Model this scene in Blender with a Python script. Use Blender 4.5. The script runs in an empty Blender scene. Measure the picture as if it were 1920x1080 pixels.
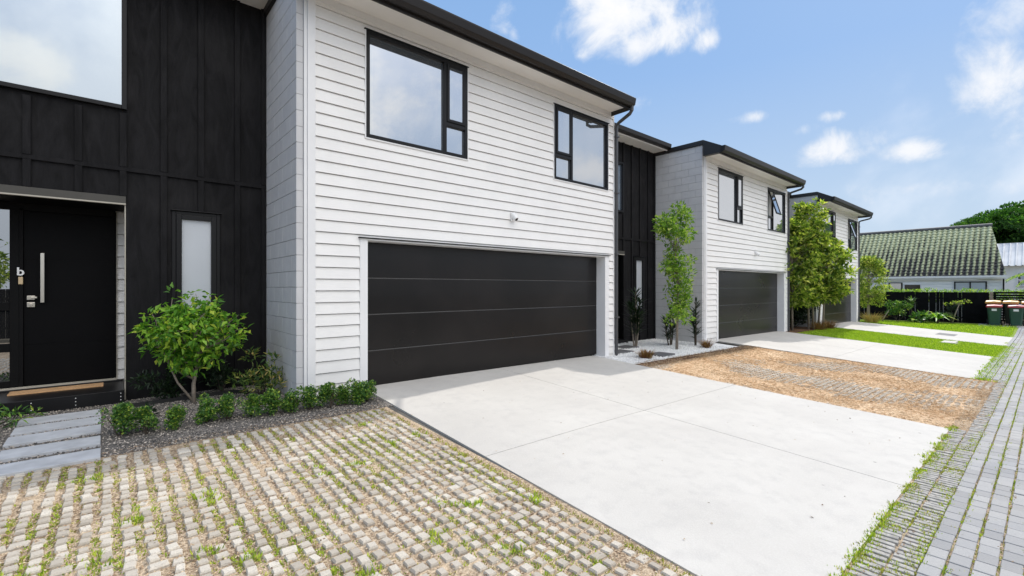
import bpy, math, random
from mathutils import Vector, Matrix, noise
R=random.Random(7)
sc=bpy.context.scene
COL=sc.collection
# ------------------------------------------------------------------ camera
F_PX=874.0; YAW=math.atan(1005/F_PX); HC=1.39
cam=bpy.data.cameras.new('camera'); co=bpy.data.objects.new('camera',cam); COL.objects.link(co)
cam.sensor_width=36; cam.lens=F_PX/1920*36; cam.clip_start=.05; cam.clip_end=2000
co.location=(0,0,HC); co.rotation_euler=(math.pi/2,0,YAW-math.pi/2)
sc.camera=co
sc.render.resolution_x=1024; sc.render.resolution_y=576
sc.view_settings.view_transform='Standard'; sc.view_settings.look='None'
sc.view_settings.gamma=1; sc.view_settings.exposure=0.23
def raydir(px,py):
    c,s=math.cos(YAW),math.sin(YAW); u=(px-960)/F_PX; v=-(py-540)/F_PX
    return Vector((c+u*s,s-u*c,v)).normalized()
# ------------------------------------------------------------------ material helpers
def nmat(name):
    m=bpy.data.materials.new(name); m.use_nodes=True
    nt=m.node_tree; b=nt.nodes['Principled BSDF']
    return m,nt,b
def N(nt,t,**k):
    n=nt.nodes.new(t)
    for a,v in k.items():
        if a.startswith('i_'): n.inputs[a[2:].replace('_',' ')].default_value=v
        else: setattr(n,a,v)
    return n
def L(nt,a,b): nt.links.new(a,b)
def pos(nt): return N(nt,'ShaderNodeNewGeometry').outputs['Position']
def noise_(nt,scale,detail=4,vec=None,rough=.55,dist=0):
    n=N(nt,'ShaderNodeTexNoise'); n.inputs['Scale'].default_value=scale; n.inputs['Detail'].default_value=detail
    n.inputs['Roughness'].default_value=rough; n.inputs['Distortion'].default_value=dist
    L(nt,vec if vec is not None else pos(nt),n.inputs['Vector']); return n
def scaled(nt,v,s):
    m=N(nt,'ShaderNodeMapping'); m.inputs['Scale'].default_value=s; L(nt,v,m.inputs['Vector']); return m.outputs[0]
def ramp(nt,fac,stops,interp='LINEAR'):
    r=N(nt,'ShaderNodeValToRGB'); cr=r.color_ramp; cr.interpolation=interp
    while len(cr.elements)>1: cr.elements.remove(cr.elements[-1])
    for i,(p,c) in enumerate(stops):
        e=cr.elements[0] if i==0 else cr.elements.new(p)
        e.position=p; e.color=(c[0],c[1],c[2],1) if isinstance(c,tuple) else (c,c,c,1)
    L(nt,fac,r.inputs[0]); return r.outputs[0]
def mixc(nt,fac,a,b,mode='MIX'):
    m=N(nt,'ShaderNodeMix',data_type='RGBA',blend_type=mode)
    for s,v in ((m.inputs[0],fac),(m.inputs[6],a),(m.inputs[7],b)):
        if isinstance(v,(int,float)): s.default_value=v
        elif isinstance(v,tuple): s.default_value=(v[0],v[1],v[2],1)
        else: L(nt,v,s)
    return m.outputs[2]
def bump(nt,b,h,dist=.01,st=1):
    n=N(nt,'ShaderNodeBump'); n.inputs['Distance'].default_value=dist; n.inputs['Strength'].default_value=st
    L(nt,h,n.inputs['Height']); L(nt,n.outputs[0],b.inputs['Normal'])
def simple(name,c,rough=.6,metal=0,var=.12,ns=3,bd=0,bs=40,spec=.5):
    m,nt,b=nmat(name)
    n=noise_(nt,ns,5)
    a=tuple(x*(1-var) for x in c); d=tuple(min(1,x*(1+var)) for x in c)
    L(nt,ramp(nt,n.outputs[0],[(.3,a),(.7,d)]),b.inputs['Base Color'])
    b.inputs['Roughness'].default_value=rough; b.inputs['Metallic'].default_value=metal
    b.inputs['Specular IOR Level'].default_value=spec
    if bd: bump(nt,b,noise_(nt,bs,4).outputs[0],bd)
    return m
M={}
# white painted timber weatherboard
m,nt,b=nmat('white_weatherboard'); p=pos(nt)
n=noise_(nt,2.2,6); n2=noise_(nt,30,3,scaled(nt,p,(.25,.25,4)))
c=mixc(nt,ramp(nt,n.outputs[0],[(.35,0.),(.75,1.)]),(.81,.80,.785),(.76,.752,.74))
c=mixc(nt,ramp(nt,n2.outputs[0],[(.58,0.),(.8,.4)]),c,(.60,.595,.58))
sx=N(nt,'ShaderNodeSeparateXYZ'); L(nt,p,sx.inputs[0]); n4=noise_(nt,3,5)
ft=N(nt,'ShaderNodeMapRange'); ft.inputs[1].default_value=-.1; ft.inputs[2].default_value=.45; ft.inputs[3].default_value=.5; ft.inputs[4].default_value=0; L(nt,sx.outputs[2],ft.inputs[0])
sp_=N(nt,'ShaderNodeMath',operation='MULTIPLY'); L(nt,ft.outputs[0],sp_.inputs[0]); L(nt,n4.outputs[0],sp_.inputs[1]); c=mixc(nt,sp_.outputs[0],c,(.46,.42,.36))
L(nt,c,b.inputs['Base Color']); b.inputs['Roughness'].default_value=.5
bump(nt,b,n2.outputs[0],.0016); M['wb']=m
M['trim']=simple('white_trim_paint',(.76,.76,.765),.45,var=.03)
M['soffit']=simple('white_soffit_paint',(.76,.74,.71),.6,var=.03)
m,nt,b=nmat('painted_block'); n=noise_(nt,5,6); n2=noise_(nt,110,3); isl=N(nt,'ShaderNodeNewGeometry').outputs['Random Per Island']
c=mixc(nt,ramp(nt,n.outputs[0],[(.35,0.),(.7,1.)]),(.53,.53,.54),(.59,.588,.59)); c=mixc(nt,.25,c,ramp(nt,isl,[(0,(.47,.475,.5)),(1,(.58,.585,.6))]))
L(nt,c,b.inputs['Base Color']); b.inputs['Roughness'].default_value=.65; bump(nt,b,n2.outputs[0],.003); M['block']=m
M['mortar']=simple('painted_mortar',(.30,.30,.31),.8,var=.1)
# black stained ply with wood grain
m,nt,b=nmat('black_stained_ply'); p=pos(nt)
g1=noise_(nt,3,8,scaled(nt,p,(2.2,2.2,.5)),.65,1.6); g2=noise_(nt,26,4,scaled(nt,p,(5,5,.35)))
n3=noise_(nt,1.1,5)
c=mixc(nt,ramp(nt,g1.outputs[0],[(.3,0.),(.8,1.)]),(.006,.006,.0066),(.0125,.012,.014))
c=mixc(nt,ramp(nt,n3.outputs[0],[(.5,0.),(.8,.6)]),c,(.025,.024,.025))
L(nt,c,b.inputs['Base Color'])
L(nt,ramp(nt,g1.outputs[0],[(.35,.8),(.7,.6)]),b.inputs['Roughness']); bump(nt,b,g2.outputs[0],.0025); b.inputs['Specular IOR Level'].default_value=.16; M['black']=m
M['blacktrim']=simple('black_trim',(.006,.006,.0065),.6,bd=.0005,spec=.1)
M['roofmetal']=simple('dark_roof_metal',(.014,.012,.011),.45,var=.1,metal=0)
M['gutter']=simple('dark_gutter',(.012,.0095,.0085),.38,var=.1,spec=.3)
M['pipe']=simple('dark_grey_downpipe',(.055,.056,.060),.4,var=.1)
M['alu']=simple('black_aluminium',(.007,.007,.008),.4,var=.05,spec=.25)
M['steel']=simple('brushed_steel',(.62,.58,.52),.28,1,var=.05)
M['lintel']=simple('bronze_lintel',(.05,.046,.038),.4,var=.1)
M['rail']=simple('pale_metal_drip_edge',(.42,.39,.33),.4,var=.05)
M['whiteplastic']=simple('white_plastic',(.8,.8,.8),.35,var=.02)
M['lens']=simple('dark_lens',(.004,.004,.004),.1,var=.0)
M['beige']=simple('beige_plastic',(.6,.45,.27),.4,var=.05)
M['tile']=simple('black_porch_tile',(.010,.010,.011),.4,var=.2,bd=.0005,spec=.2)
M['mat']=simple('coir_mat',(.50,.30,.15),.9,var=.25,ns=60,bd=.004,bs=200)
# garage door: satin dark metal
m,nt,b=nmat('dark_garage_door'); p=pos(nt); n=noise_(nt,1.2,3,None,.5,.4); n2=noise_(nt,1.5,2)
L(nt,ramp(nt,n.outputs[0],[(.35,(.007,.006,.0058)),(.7,(.012,.0100,.0095))]),b.inputs['Base Color'])
L(nt,ramp(nt,n2.outputs[0],[(.3,.27),(.8,.33)]),b.inputs['Roughness']); b.inputs['Specular IOR Level'].default_value=.32; M['gdoor']=m
M['groove']=simple('door_groove_edge',(.10,.10,.10),.4)
M['fdoor']=simple('black_front_door',(.0035,.0035,.0042),.5,var=.1,spec=.08)
# window glass: reflective pane with a pale room behind
def glassm(name,base,refl,rough=0.,tint=(.93,.96,1)):
    m=bpy.data.materials.new(name); m.use_nodes=True; nt=m.node_tree; nt.nodes.clear()
    o=N(nt,'ShaderNodeOutputMaterial'); mx=N(nt,'ShaderNodeMixShader'); d=N(nt,'ShaderNodeBsdfDiffuse'); g=N(nt,'ShaderNodeBsdfGlossy')
    n=noise_(nt,.8,3); L(nt,ramp(nt,n.outputs[0],[(.35,tuple(x*.85 for x in base)),(.7,base)]),d.inputs[0])
    g.inputs['Color'].default_value=(*tint,1); g.inputs['Roughness'].default_value=rough
    lw=N(nt,'ShaderNodeLayerWeight'); lw.inputs['Blend'].default_value=.35
    mr=N(nt,'ShaderNodeMapRange'); mr.inputs[3].default_value=refl; mr.inputs[4].default_value=1
    L(nt,lw.outputs['Fresnel'],mr.inputs[0]); L(nt,mr.outputs[0],mx.inputs[0])
    L(nt,d.outputs[0],mx.inputs[1]); L(nt,g.outputs[0],mx.inputs[2]); L(nt,mx.outputs[0],o.inputs[0]); return m
M['glass']=glassm('reflective_window_glass',(.13,.145,.16),.46)
M['glassblue']=glassm('stairwell_window_glass',(.07,.09,.12),.44,0,(.86,.94,1))
M['glassdark']=glassm('dark_side_glass',(.02,.02,.02),.3)
M['frost']=glassm('frosted_glass',(.50,.53,.57),.10,.35)
# concrete
m,nt,b=nmat('pale_concrete'); a=noise_(nt,.9,7,None,.6); c2=noise_(nt,7,6); c3=noise_(nt,90,3)
c=ramp(nt,a.outputs[0],[(.3,(.44,.42,.39)),(.72,(.52,.50,.465))])
c=mixc(nt,ramp(nt,c2.outputs[0],[(.48,0.),(.72,.5)]),c,(.40,.385,.365))
c=mixc(nt,ramp(nt,c3.outputs[0],[(.45,0.),(.75,.3)]),c,(.60,.585,.56))
vo=N(nt,'ShaderNodeTexVoronoi',feature='F1'); vo.inputs['Scale'].default_value=2.3; L(nt,pos(nt),vo.inputs['Vector'])
c=mixc(nt,ramp(nt,vo.outputs['Distance'],[(.025,.8),(.04,0.)]),c,(.2,.19,.17))
L(nt,c,b.inputs['Base Color']); b.inputs['Roughness'].default_value=.8; bump(nt,b,c3.outputs[0],.0015); M['conc']=m
M['joint']=simple('dark_joint_filler',(.10,.095,.085),.9)
m,nt,b=nmat('paving_nub'); isl=N(nt,'ShaderNodeNewGeometry').outputs['Random Per Island']; n=noise_(nt,120,3); n2=noise_(nt,1.3,4)
c=ramp(nt,isl,[(0,(.38,.335,.275)),(.5,(.49,.44,.37)),(1,(.61,.56,.48))])
c=mixc(nt,ramp(nt,n.outputs[0],[(.4,0.),(.7,.45)]),c,(.28,.26,.23)); c=mixc(nt,ramp(nt,n2.outputs[0],[(.4,0.),(.7,.35)]),c,(.36,.31,.25))
L(nt,c,b.inputs['Base Color']); b.inputs['Roughness'].default_value=.9; bump(nt,b,n.outputs[0],.003); M['nub']=m
m,nt,b=nmat('lane_paver'); isl=N(nt,'ShaderNodeNewGeometry').outputs['Random Per Island']; n=noise_(nt,120,3); n2=noise_(nt,.7,4)
c=ramp(nt,isl,[(0,(.25,.25,.255)),(.5,(.315,.315,.32)),(1,(.38,.375,.37))])
c=mixc(nt,ramp(nt,n.outputs[0],[(.4,0.),(.7,.4)]),c,(.22,.22,.22)); c=mixc(nt,ramp(nt,n2.outputs[0],[(.4,0.),(.7,.4)]),c,(.40,.375,.34))
L(nt,c,b.inputs['Base Color']); b.inputs['Roughness'].default_value=.85; bump(nt,b,n.outputs[0],.003); M['paver']=m
m=simple('ribbed_edge_block',(.34,.325,.30),.9,var=.3,ns=25,bd=.002,bs=120); M['ribs']=m
def soil(name,stops,sc_=60,bd=.012):
    m,nt,b=nmat(name); a=noise_(nt,sc_,6,None,.7); d=noise_(nt,2.,5)
    c=ramp(nt,a.outputs[0],stops); c=mixc(nt,ramp(nt,d.outputs[0],[(.4,0.),(.7,.5)]),c,tuple(x*1.25 for x in stops[-1][1]))
    L(nt,c,b.inputs['Base Color']); b.inputs['Roughness'].default_value=.95; b.inputs['Specular IOR Level'].default_value=.2; bump(nt,b,a.outputs[0],bd); return m
M['soil']=soil('litter_soil',[(.36,(.09,.06,.04)),(.48,(.30,.215,.14)),(.60,(.58,.47,.34))])
M['strawg']=soil('straw_ground',[(.36,(.16,.10,.06)),(.48,(.50,.35,.21)),(.62,(.72,.55,.38))],45)
M['mulch']=soil('dark_mulch',[(.3,(.03,.018,.01)),(.5,(.09,.05,.028)),(.7,(.18,.10,.055))],40)
M['dirt']=soil('ground_dirt',[(.3,(.05,.045,.03)),(.6,(.12,.10,.07)),(.75,(.16,.14,.1))],12)
M['gravelbase']=soil('gravel_base',[(.3,(.05,.047,.045)),(.55,(.15,.14,.13)),(.7,(.28,.26,.24))],90,.01)
M['whitebase']=soil('white_gravel_base',[(.3,(.45,.45,.45)),(.55,(.68,.68,.68)),(.7,(.80,.80,.79))],90,.01)
M['lawnbase']=soil('lawn_base',[(.3,(.07,.11,.015)),(.5,(.18,.26,.03)),(.7,(.28,.36,.06))],30)
def island(name,stops,rough=.8,spec=.3):
    m,nt,b=nmat(name); isl=N(nt,'ShaderNodeNewGeometry').outputs['Random Per Island']
    L(nt,ramp(nt,isl,stops),b.inputs['Base Color']); b.inputs['Roughness'].default_value=rough; b.inputs['Specular IOR Level'].default_value=spec; return m
M['stone']=island('grey_stones',[(0,(.05,.048,.046)),(.45,(.16,.145,.13)),(.8,(.32,.285,.25)),(1,(.60,.53,.45))])
M['wstone']=island('white_stones',[(0,(.62,.62,.62)),(1,(.85,.85,.84))])
M['chip']=island('dry_leaf_chips',[(0,(.12,.07,.04)),(.4,(.32,.215,.135)),(.7,(.48,.355,.23)),(1,(.62,.52,.39))])
M['strawb']=island('straw_blades',[(0,(.34,.21,.11)),(.4,(.66,.46,.27)),(1,(.86,.68,.46))])
M['slab']=simple('bluestone_slab',(.43,.44,.46),.75,var=.15,ns=6,bd=.002,bs=60)
M['slabdark']=simple('dark_slab',(.10,.10,.105),.7,var=.2)
M['edging']=simple('black_edging',(.012,.012,.012),.6)
# foliage with translucency
def leafm(name,stops,tr=.35,rough=.45):
    m=bpy.data.materials.new(name); m.use_nodes=True; nt=m.node_tree; b=nt.nodes['Principled BSDF']; o=nt.nodes['Material Output']
    isl=N(nt,'ShaderNodeNewGeometry').outputs['Random Per Island']; c=ramp(nt,isl,stops)
    L(nt,c,b.inputs['Base Color']); b.inputs['Roughness'].default_value=rough; b.inputs['Specular IOR Level'].default_value=.4
    t=N(nt,'ShaderNodeBsdfTranslucent'); L(nt,mixc(nt,1.,c,(1.5,1.6,.7),'MULTIPLY'),t.inputs[0])
    mx=N(nt,'ShaderNodeMixShader'); mx.inputs[0].default_value=tr
    L(nt,b.outputs[0],mx.inputs[1]); L(nt,t.outputs[0],mx.inputs[2]); L(nt,mx.outputs[0],o.inputs[0]); return m
M['leafA']=leafm('bright_glossy_leaf',[(0,(.05,.14,.02)),(.5,(.14,.33,.035)),(.85,(.32,.52,.06)),(1,(.56,.60,.09))],.4)
M['leafDark']=leafm('dark_box_leaf',[(0,(.02,.07,.015)),(.5,(.06,.16,.028)),(.85,(.18,.34,.045)),(1,(.45,.52,.08))],.22)
M['leafDD']=leafm('very_dark_leaf',[(0,(.006,.016,.006)),(.7,(.015,.035,.013)),(1,(.035,.07,.02))],.15)
M['leafYel']=leafm('yellow_green_leaf',[(0,(.03,.075,.018)),(.55,(.08,.15,.03)),(.85,(.28,.30,.07)),(1,(.52,.36,.14))],.3)
M['leafTall']=leafm('lime_leaf',[(0,(.07,.17,.024)),(.5,(.19,.35,.045)),(.85,(.38,.52,.09)),(1,(.60,.66,.20))],.45)
M['leafMag']=leafm('olive_lime_leaf',[(0,(.04,.085,.015)),(.35,(.14,.23,.035)),(.75,(.36,.44,.08)),(1,(.66,.64,.23))],.5)
M['leafBig']=leafm('far_tree_leaf',[(0,(.014,.05,.010)),(.5,(.04,.13,.02)),(1,(.12,.26,.035))],.3)
M['blade']=leafm('lawn_blade',[(0,(.10,.19,.012)),(.5,(.26,.40,.02)),(1,(.50,.60,.06))],.4,.7)
M['weed']=leafm('weed_leaf',[(0,(.12,.20,.02)),(.5,(.30,.42,.04)),(1,(.55,.60,.10))],.4,.6)
M['weeddry']=leafm('olive_weed_leaf',[(0,(.18,.19,.05)),(.5,(.36,.36,.09)),(1,(.52,.48,.18))],.3,.7)
M['sedge']=leafm('brown_sedge_leaf',[(0,(.09,.035,.015)),(.6,(.24,.11,.04)),(1,(.34,.27,.09))],.25,.7)
M['sedgeY']=leafm('gold_sedge_leaf',[(0,(.24,.16,.05)),(.6,(.48,.34,.12)),(1,(.42,.42,.12))],.25,.7)
M['bark']=simple('grey_bark',(.24,.20,.16),.9,var=.35,ns=30,bd=.004,bs=60)
M['barkd']=simple('dark_bark',(.07,.055,.04),.9,var=.3,ns=20,bd=.004)
M['fence']=simple('black_fence_timber',(.0045,.0045,.0055),.8,spec=.1,var=.4,ns=4,bd=.003)
M['fencerail']=simple('grey_timber',(.22,.19,.165),.85,var=.3,ns=8)
M['farwall']=simple('white_far_wall',(.84,.83,.80),.6,var=.05,ns=1)
M['binbody']=simple('green_bin_plastic',(.018,.065,.045),.4,var=.12)
M['binblack']=simple('black_bin_plastic',(.010,.013,.012),.45)
M['red']=simple('red_bin_lid',(.42,.05,.07),.35); M['yellow']=simple('yellow_bin_lid',(.62,.36,.09),.4)
M['rubber']=simple('wheel_rubber',(.01,.01,.01),.8)
# ------------------------------------------------------------------ mesh builder
class MB:
    def __init__(s): s.v=[]; s.f=[]
    def add(s,vs,fs):
        o=len(s.v); s.v+= [tuple(v) for v in vs]; s.f+=[tuple(i+o for i in f) for f in fs]; return s
    def box(s,x0,x1,y0,y1,z0,z1):
        return s.add([(x0,y0,z0),(x1,y0,z0),(x1,y1,z0),(x0,y1,z0),(x0,y0,z1),(x1,y0,z1),(x1,y1,z1),(x0,y1,z1)],
              [(0,3,2,1),(4,5,6,7),(0,1,5,4),(1,2,6,5),(2,3,7,6),(3,0,4,7)])
    def quad(s,a,b,c,d): return s.add([a,b,c,d],[(0,1,2,3)])
    def prism(s,pts,x0,x1):      # pts (y,z) outline extruded along x
        n=len(pts); vs=[(x0,y,z) for y,z in pts]+[(x1,y,z) for y,z in pts]
        return s.add(vs,[tuple(range(n))[::-1],tuple(range(n,2*n))]+[(i,(i+1)%n,n+(i+1)%n,n+i) for i in range(n)])
    def tube(s,pts,rs,k=8,cap=True):
        pts=[Vector(p) for p in pts]; 
        if isinstance(rs,(int,float)): rs=[rs]*len(pts)
        o=len(s.v); u=None
        for i,p in enumerate(pts):
            d=(pts[min(i+1,len(pts)-1)]-pts[max(i-1,0)]).normalized()
            if u is None: u=d.orthogonal().normalized()
            u=(u-d*u.dot(d)); u=u.normalized() if u.length>1e-6 else d.orthogonal().normalized()
            w=d.cross(u)
            for j in range(k):
                a=2*math.pi*j/k; q=p+(u*math.cos(a)+w*math.sin(a))*rs[i]; s.v.append(tuple(q))
        for i in range(len(pts)-1):
            for j in range(k):
                a=o+i*k+j; b=o+i*k+(j+1)%k; s.f.append((a,b,b+k,a+k))
        if cap:
            s.f.append(tuple(o+j for j in range(k))[::-1]); e=o+(len(pts)-1)*k; s.f.append(tuple(e+j for j in range(k)))
        return s
    def leaf(s,p,d,n,l,w,fold=.25):
        d=Vector(d).normalized(); sd=d.cross(Vector(n)); 
        if sd.length<1e-4: sd=d.orthogonal()
        sd.normalize(); up=sd.cross(d); p=Vector(p); m_=p+d*l*.45
        o=len(s.v); s.v+=[tuple(p),tuple(m_+sd*w*.5+up*w*fold),tuple(p+d*l-up*l*.08),tuple(m_-sd*w*.5+up*w*fold)]
        s.f+=[(o,o+1,o+2),(o,o+2,o+3)]
    def build(s,name,mat,parent=None,smooth=False,bevel=0):
        me=bpy.data.meshes.new(name); me.from_pydata(s.v,[],s.f); me.update(); me.materials.append(mat)
        if smooth:
            for p in me.polygons: p.use_smooth=True
        o=bpy.data.objects.new(name,me); COL.objects.link(o)
        if bevel:
            bm=o.modifiers.new('bevel','BEVEL'); bm.width=bevel; bm.segments=2; bm.limit_method='ANGLE'
        if parent: o.parent=parent
        return o
def tag(o,label=None,cat=None,group=None,kind=None):
    if label: o['label']=label
    if cat: o['category']=cat
    if group: o['group']=group
    if kind: o['kind']=kind
    return o
def empty(name,loc=(0,0,0),rz=0,label=None,cat=None,group=None):
    o=bpy.data.objects.new(name,None); COL.objects.link(o); o.location=loc; o.rotation_euler=(0,0,rz); o.empty_display_size=.2
    return tag(o,label,cat,group)
# ------------------------------------------------------------------ terrain
def clamp(v,a,b): return max(a,min(b,v))
def g(x,y):
    xx=clamp(x,0,34)
    a=-.01*clamp(xx-4,0,40)-(.045+.0009*xx)*clamp(6.1-y,0,5.4)
    t=clamp((x-27)/6,0,1); t=t*t*(3-2*t)
    return a*(1-t)-.52*t
def sheet(x0,x1,y0,y1,dz,st=.3,mb=None,wob=0,fn=None,skirt=0):
    mb=mb or MB(); nx=max(1,math.ceil((x1-x0)/st)); ny=max(1,math.ceil((y1-y0)/st)); o=len(mb.v)
    for j in range(ny+1):
        for i in range(nx+1):
            x=x0+(x1-x0)*i/nx; y=y0+(y1-y0)*j/ny
            if fn: x,y=fn(x,y)
            mb.v.append((x,y,g(x,y)+dz+(wob*noise.noise(Vector((x*1.7,y*1.7,3))) if wob else 0)))
    for j in range(ny):
        for i in range(nx):
            a=o+j*(nx+1)+i; mb.f.append((a,a+1,a+nx+2,a+nx+1))
    if skirt:
        ring=[o+i for i in range(nx+1)]+[o+j*(nx+1)+nx for j in range(1,ny+1)]+[o+ny*(nx+1)+i for i in range(nx-1,-1,-1)]+[o+j*(nx+1) for j in range(ny-1,0,-1)]
        b=len(mb.v)
        for r in ring: v=mb.v[r]; mb.v.append((v[0],v[1],v[2]-skirt))
        n=len(ring)
        for i in range(n): mb.f.append((ring[i],b+i,b+(i+1)%n,ring[(i+1)%n]))
    return mb
mb=sheet(-20,60,-14,30,-.06,.8)
gr=mb
def flat(x0,x1,y0,y1): gr.quad((x0,y0,-.62),(x1,y0,-.62),(x1,y1,-.62),(x0,y1,-.62))
flat(-600,900,-600,-13.9); flat(-600,900,29.9,600); flat(-600,-19.9,-13.9,29.9); flat(59.9,900,-13.9,29.9)
tag(gr.build('ground',M['dirt']),kind='structure')
PER=10.25
# driveways
for k in range(3):
    ox=(0,10.25,19.75)[k]; mb=MB()
    def fn(x,y,ox=ox):
        t=clamp((y-.75)/5.6,0,1); xl=2.49+.2*t+ox
        return (xl+(x-(2.49+ox))*(7.7+ox-xl)/(7.7-2.49), y)
    for xa,xb in ((2.49,5.055),(5.063,7.7)):
        for ya,yb in ((.78 if k==0 else .92,3.33),(3.337,6.38)):
            sheet(xa+ox,xb+ox,ya,yb,.0,.35,mb,0,fn,.05)
    tag(mb.build('driveway',M['conc']),kind='structure')
    tag(sheet(2.55+ox,7.66+ox,.95,6.3,-.02,.5).build('driveway_joint',M['joint']),kind='structure')
tag(sheet(24.4,25.6,2.35,2.9,.004,.3).build('driveway_cover',M['slabdark']),kind='structure')
# soil below grass pavers, straw, lawn, beds
tag(sheet(-4,2.56,.5,5.27,-.011,.1,None,.006).build('paver_soil',M['soil']),kind='structure')
tag(sheet(7.69,12.76,.5,5.22,-.010,.08,None,.012).build('straw_ground',M['strawg']),kind='structure')
tag(sheet(7.69,12.9,4.98,5.24,.0,.1,None,.012).build('mulch_strip',M['mulch']),kind='structure')
tag(sheet(-4,2.68,5.25,7.56,-.012,.12,None,.008).build('grey_gravel_bed',M['gravelbase']),kind='structure')
tag(sheet(7.69,12.5,5.22,7.56,-.012,.12,None,.008).build('white_gravel_bed',M['whitebase']),kind='structure')
tag(sheet(17.94,22.3,.75,5.6,-.010,.2,None,.01).build('lawn',M['lawnbase']),kind='structure')
tag(sheet(17.94,21.95,5.55,7.56,-.008,.2,None,.02).build('mulch_bed',M['mulch']),kind='structure')
tag(sheet(27.42,35.4,.9,7.5,-.010,.3,None,.01).build('far_lawn',M['lawnbase']),kind='structure')
tag(sheet(-6,36,-4,.79,-.006,.15,None,.008).build('lane_bedding',M['soil']),kind='structure')
tag(sheet(33.3,35.2,-1.0,2.4,.012,.4,None,0,None,.04).build('bin_pad',M['conc']),kind='structure')
# grass paver nubs
def nub(mb,x,y,w,l,h,rot=0,ins=.20,sh=.010):
    z=g(x,y)-.03; ca,sa=math.cos(rot),math.sin(rot); o=len(mb.v)
    for (sx,hh) in ((1.04,0),(1,h-sh),(1-ins,h)):
        for a,b in ((-1,-1),(1,-1),(1,1),(-1,1)):
            dx=a*(w/2)*sx; dy=b*(l/2)*(sx if sx>1 else 1-(1-sx)*min(w/l,1.6)); mb.v.append((x+dx*ca-dy*sa,y+dx*sa+dy*ca,z+hh))
    for r in (0,4):
        for j in range(4): mb.f.append((o+r+j,o+r+(j+1)%4,o+r+4+(j+1)%4,o+r+4+j))
    mb.f.append((o+8,o+9,o+10,o+11))
mb=MB(); x=-3.6; ci=0
while x<2.44:
    y=.6+(ci%2)*.0; 
    while y<5.2:
        bed=5.18+.04*noise.noise(Vector((x*3,0,0)))
        if y<bed and R.random()>.012:
            w=R.gauss(.055,.005); xx=x; 
            if R.random()<.07: w=.092; xx=x+.016
            nub(mb,xx+R.gauss(0,.004),y+R.gauss(0,.004),w,R.gauss(.064,.006),.035+R.gauss(0,.004),R.gauss(0,.08))
        y+=.0895
    x+=.100; ci+=1
tag(mb.build('grass_paving',M['nub']),kind='structure')
mb=MB(); x=7.78
while x<12.66:
    y=.62
    while y<4.95:
        v=noise.noise(Vector((x*.8,y*.8,7)))+.25*noise.noise(Vector((x*5,y*5,2)))
        # rows running from the near left towards the lane stay bare
        band=.30*math.exp(-((y-1.1-(12.6-x)*.18)/.55)**2)+.18*math.exp(-((y-3.1)/.7)**2)
        if v+band>.10+R.uniform(-.14,.14):
            nub(mb,x+R.gauss(0,.003),y+R.gauss(0,.003),.06,.067,.022+min(.014,.035*(v+band)),R.gauss(0,.05))
        y+=.0895
    x+=.100
tag(mb.build('straw_covered_paving',M['nub']),kind='structure')
mb=MB()
x=2.0
while x<13.0:
    for yy in (.565,.70) if x<7.72 else (.565,):
        nub(mb,x+R.gauss(0,.0015),yy+R.gauss(0,.003),.041,.122,.037+R.gauss(0,.0025),R.gauss(0,.03),.12,.004)
    x+=.060
tag(mb.build('ribbed_edge_paving',M['ribs']),kind='structure')
# lane brick pavers
mb=MB(); 
for r in range(22):
    y=.45-r*.104; x=-.5+(r%2)*.0+R.random()*.02
    while x<(34 if r<12 else 14):
        ln=.146
        if 1: nub(mb,x+R.gauss(0,.002),y+R.gauss(0,.0015),ln-.010,.091,.040+R.gauss(0,.0013),R.gauss(0,.006),.045,.003)
        x+=ln
for r in range(4):
    y=.56+r*.104; x=13.1
    while x<34:
        nub(mb,x,y,.156,.092,.04+R.gauss(0,.0013),R.gauss(0,.006),.045,.003); x+=.165
tag(mb.build('lane_paving',M['paver']),kind='structure')
# ---- scattered stones, chips, straw, blades
def stones(n,x0,x1,y0,y1,r0,r1,dz,ok=None):
    mb=MB()
    for _ in range(n):
        x=R.uniform(x0,x1); y=R.uniform(y0,y1)
        if ok and not ok(x,y): continue
        r=R.uniform(r0,r1); z=g(x,y)+dz+r*.3; a=R.random()*6.3; vs=[]
        for k in range(4):
            q=a+k*1.57+R.uniform(-.3,.3); rr=r*R.uniform(.7,1.2); vs.append((x+math.cos(q)*rr,y+math.sin(q)*rr,z+R.uniform(-.2,.2)*r))
        vs+=[(x+R.uniform(-.3,.3)*r,y+R.uniform(-.3,.3)*r,z+r*.65),(x,y,z-r*.6)]
        mb.add(vs,[(0,1,4),(1,2,4),(2,3,4),(3,0,4),(1,0,5),(2,1,5),(3,2,5),(0,3,5)])
    return mb
SLX0,SLX1=-.68,-.04; SLD=.30
def notslab(x,y): return not(SLX0-.01<x<SLX1+.01 and 5.2<y<7.16 and (y-5.2)%.4<.305)
tag(stones(26000,-1.3,2.62,5.24,7.5,.005,.011,-.006,notslab).build('grey_gravel',M['stone']),kind='stuff')
tag(stones(6000,7.75,12.0,5.24,7.5,.010,.020,-.006).build('white_gravel',M['wstone']),kind='stuff')
def chips(n,x0,x1,y0,y1,l0,l1,w,dz,ok=None,tilt=.35):
    mb=MB()
    for _ in range(n):
        x=R.uniform(x0,x1); y=R.uniform(y0,y1)
        if ok and not ok(x,y): continue
        a=R.random()*6.3; l=R.uniform(l0,l1); d=Vector((math.cos(a),math.sin(a),R.uniform(-tilt,tilt)))
        mb.leaf((x,y,g(x,y)+dz+R.uniform(0,.006)),d,Vector((R.gauss(0,.3),R.gauss(0,.3),1)),l,w*R.uniform(.6,1.3),.15)
    return mb
tag(chips(34000,-1.2,2.52,1.0,5.4,.008,.026,.010,-.005,lambda x,y:R.random()<.55+.45*(y>4.7)+.5*noise.noise(Vector((x*2,y*2,33)))).build('leaf_litter',M['chip']),kind='stuff')
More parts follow.
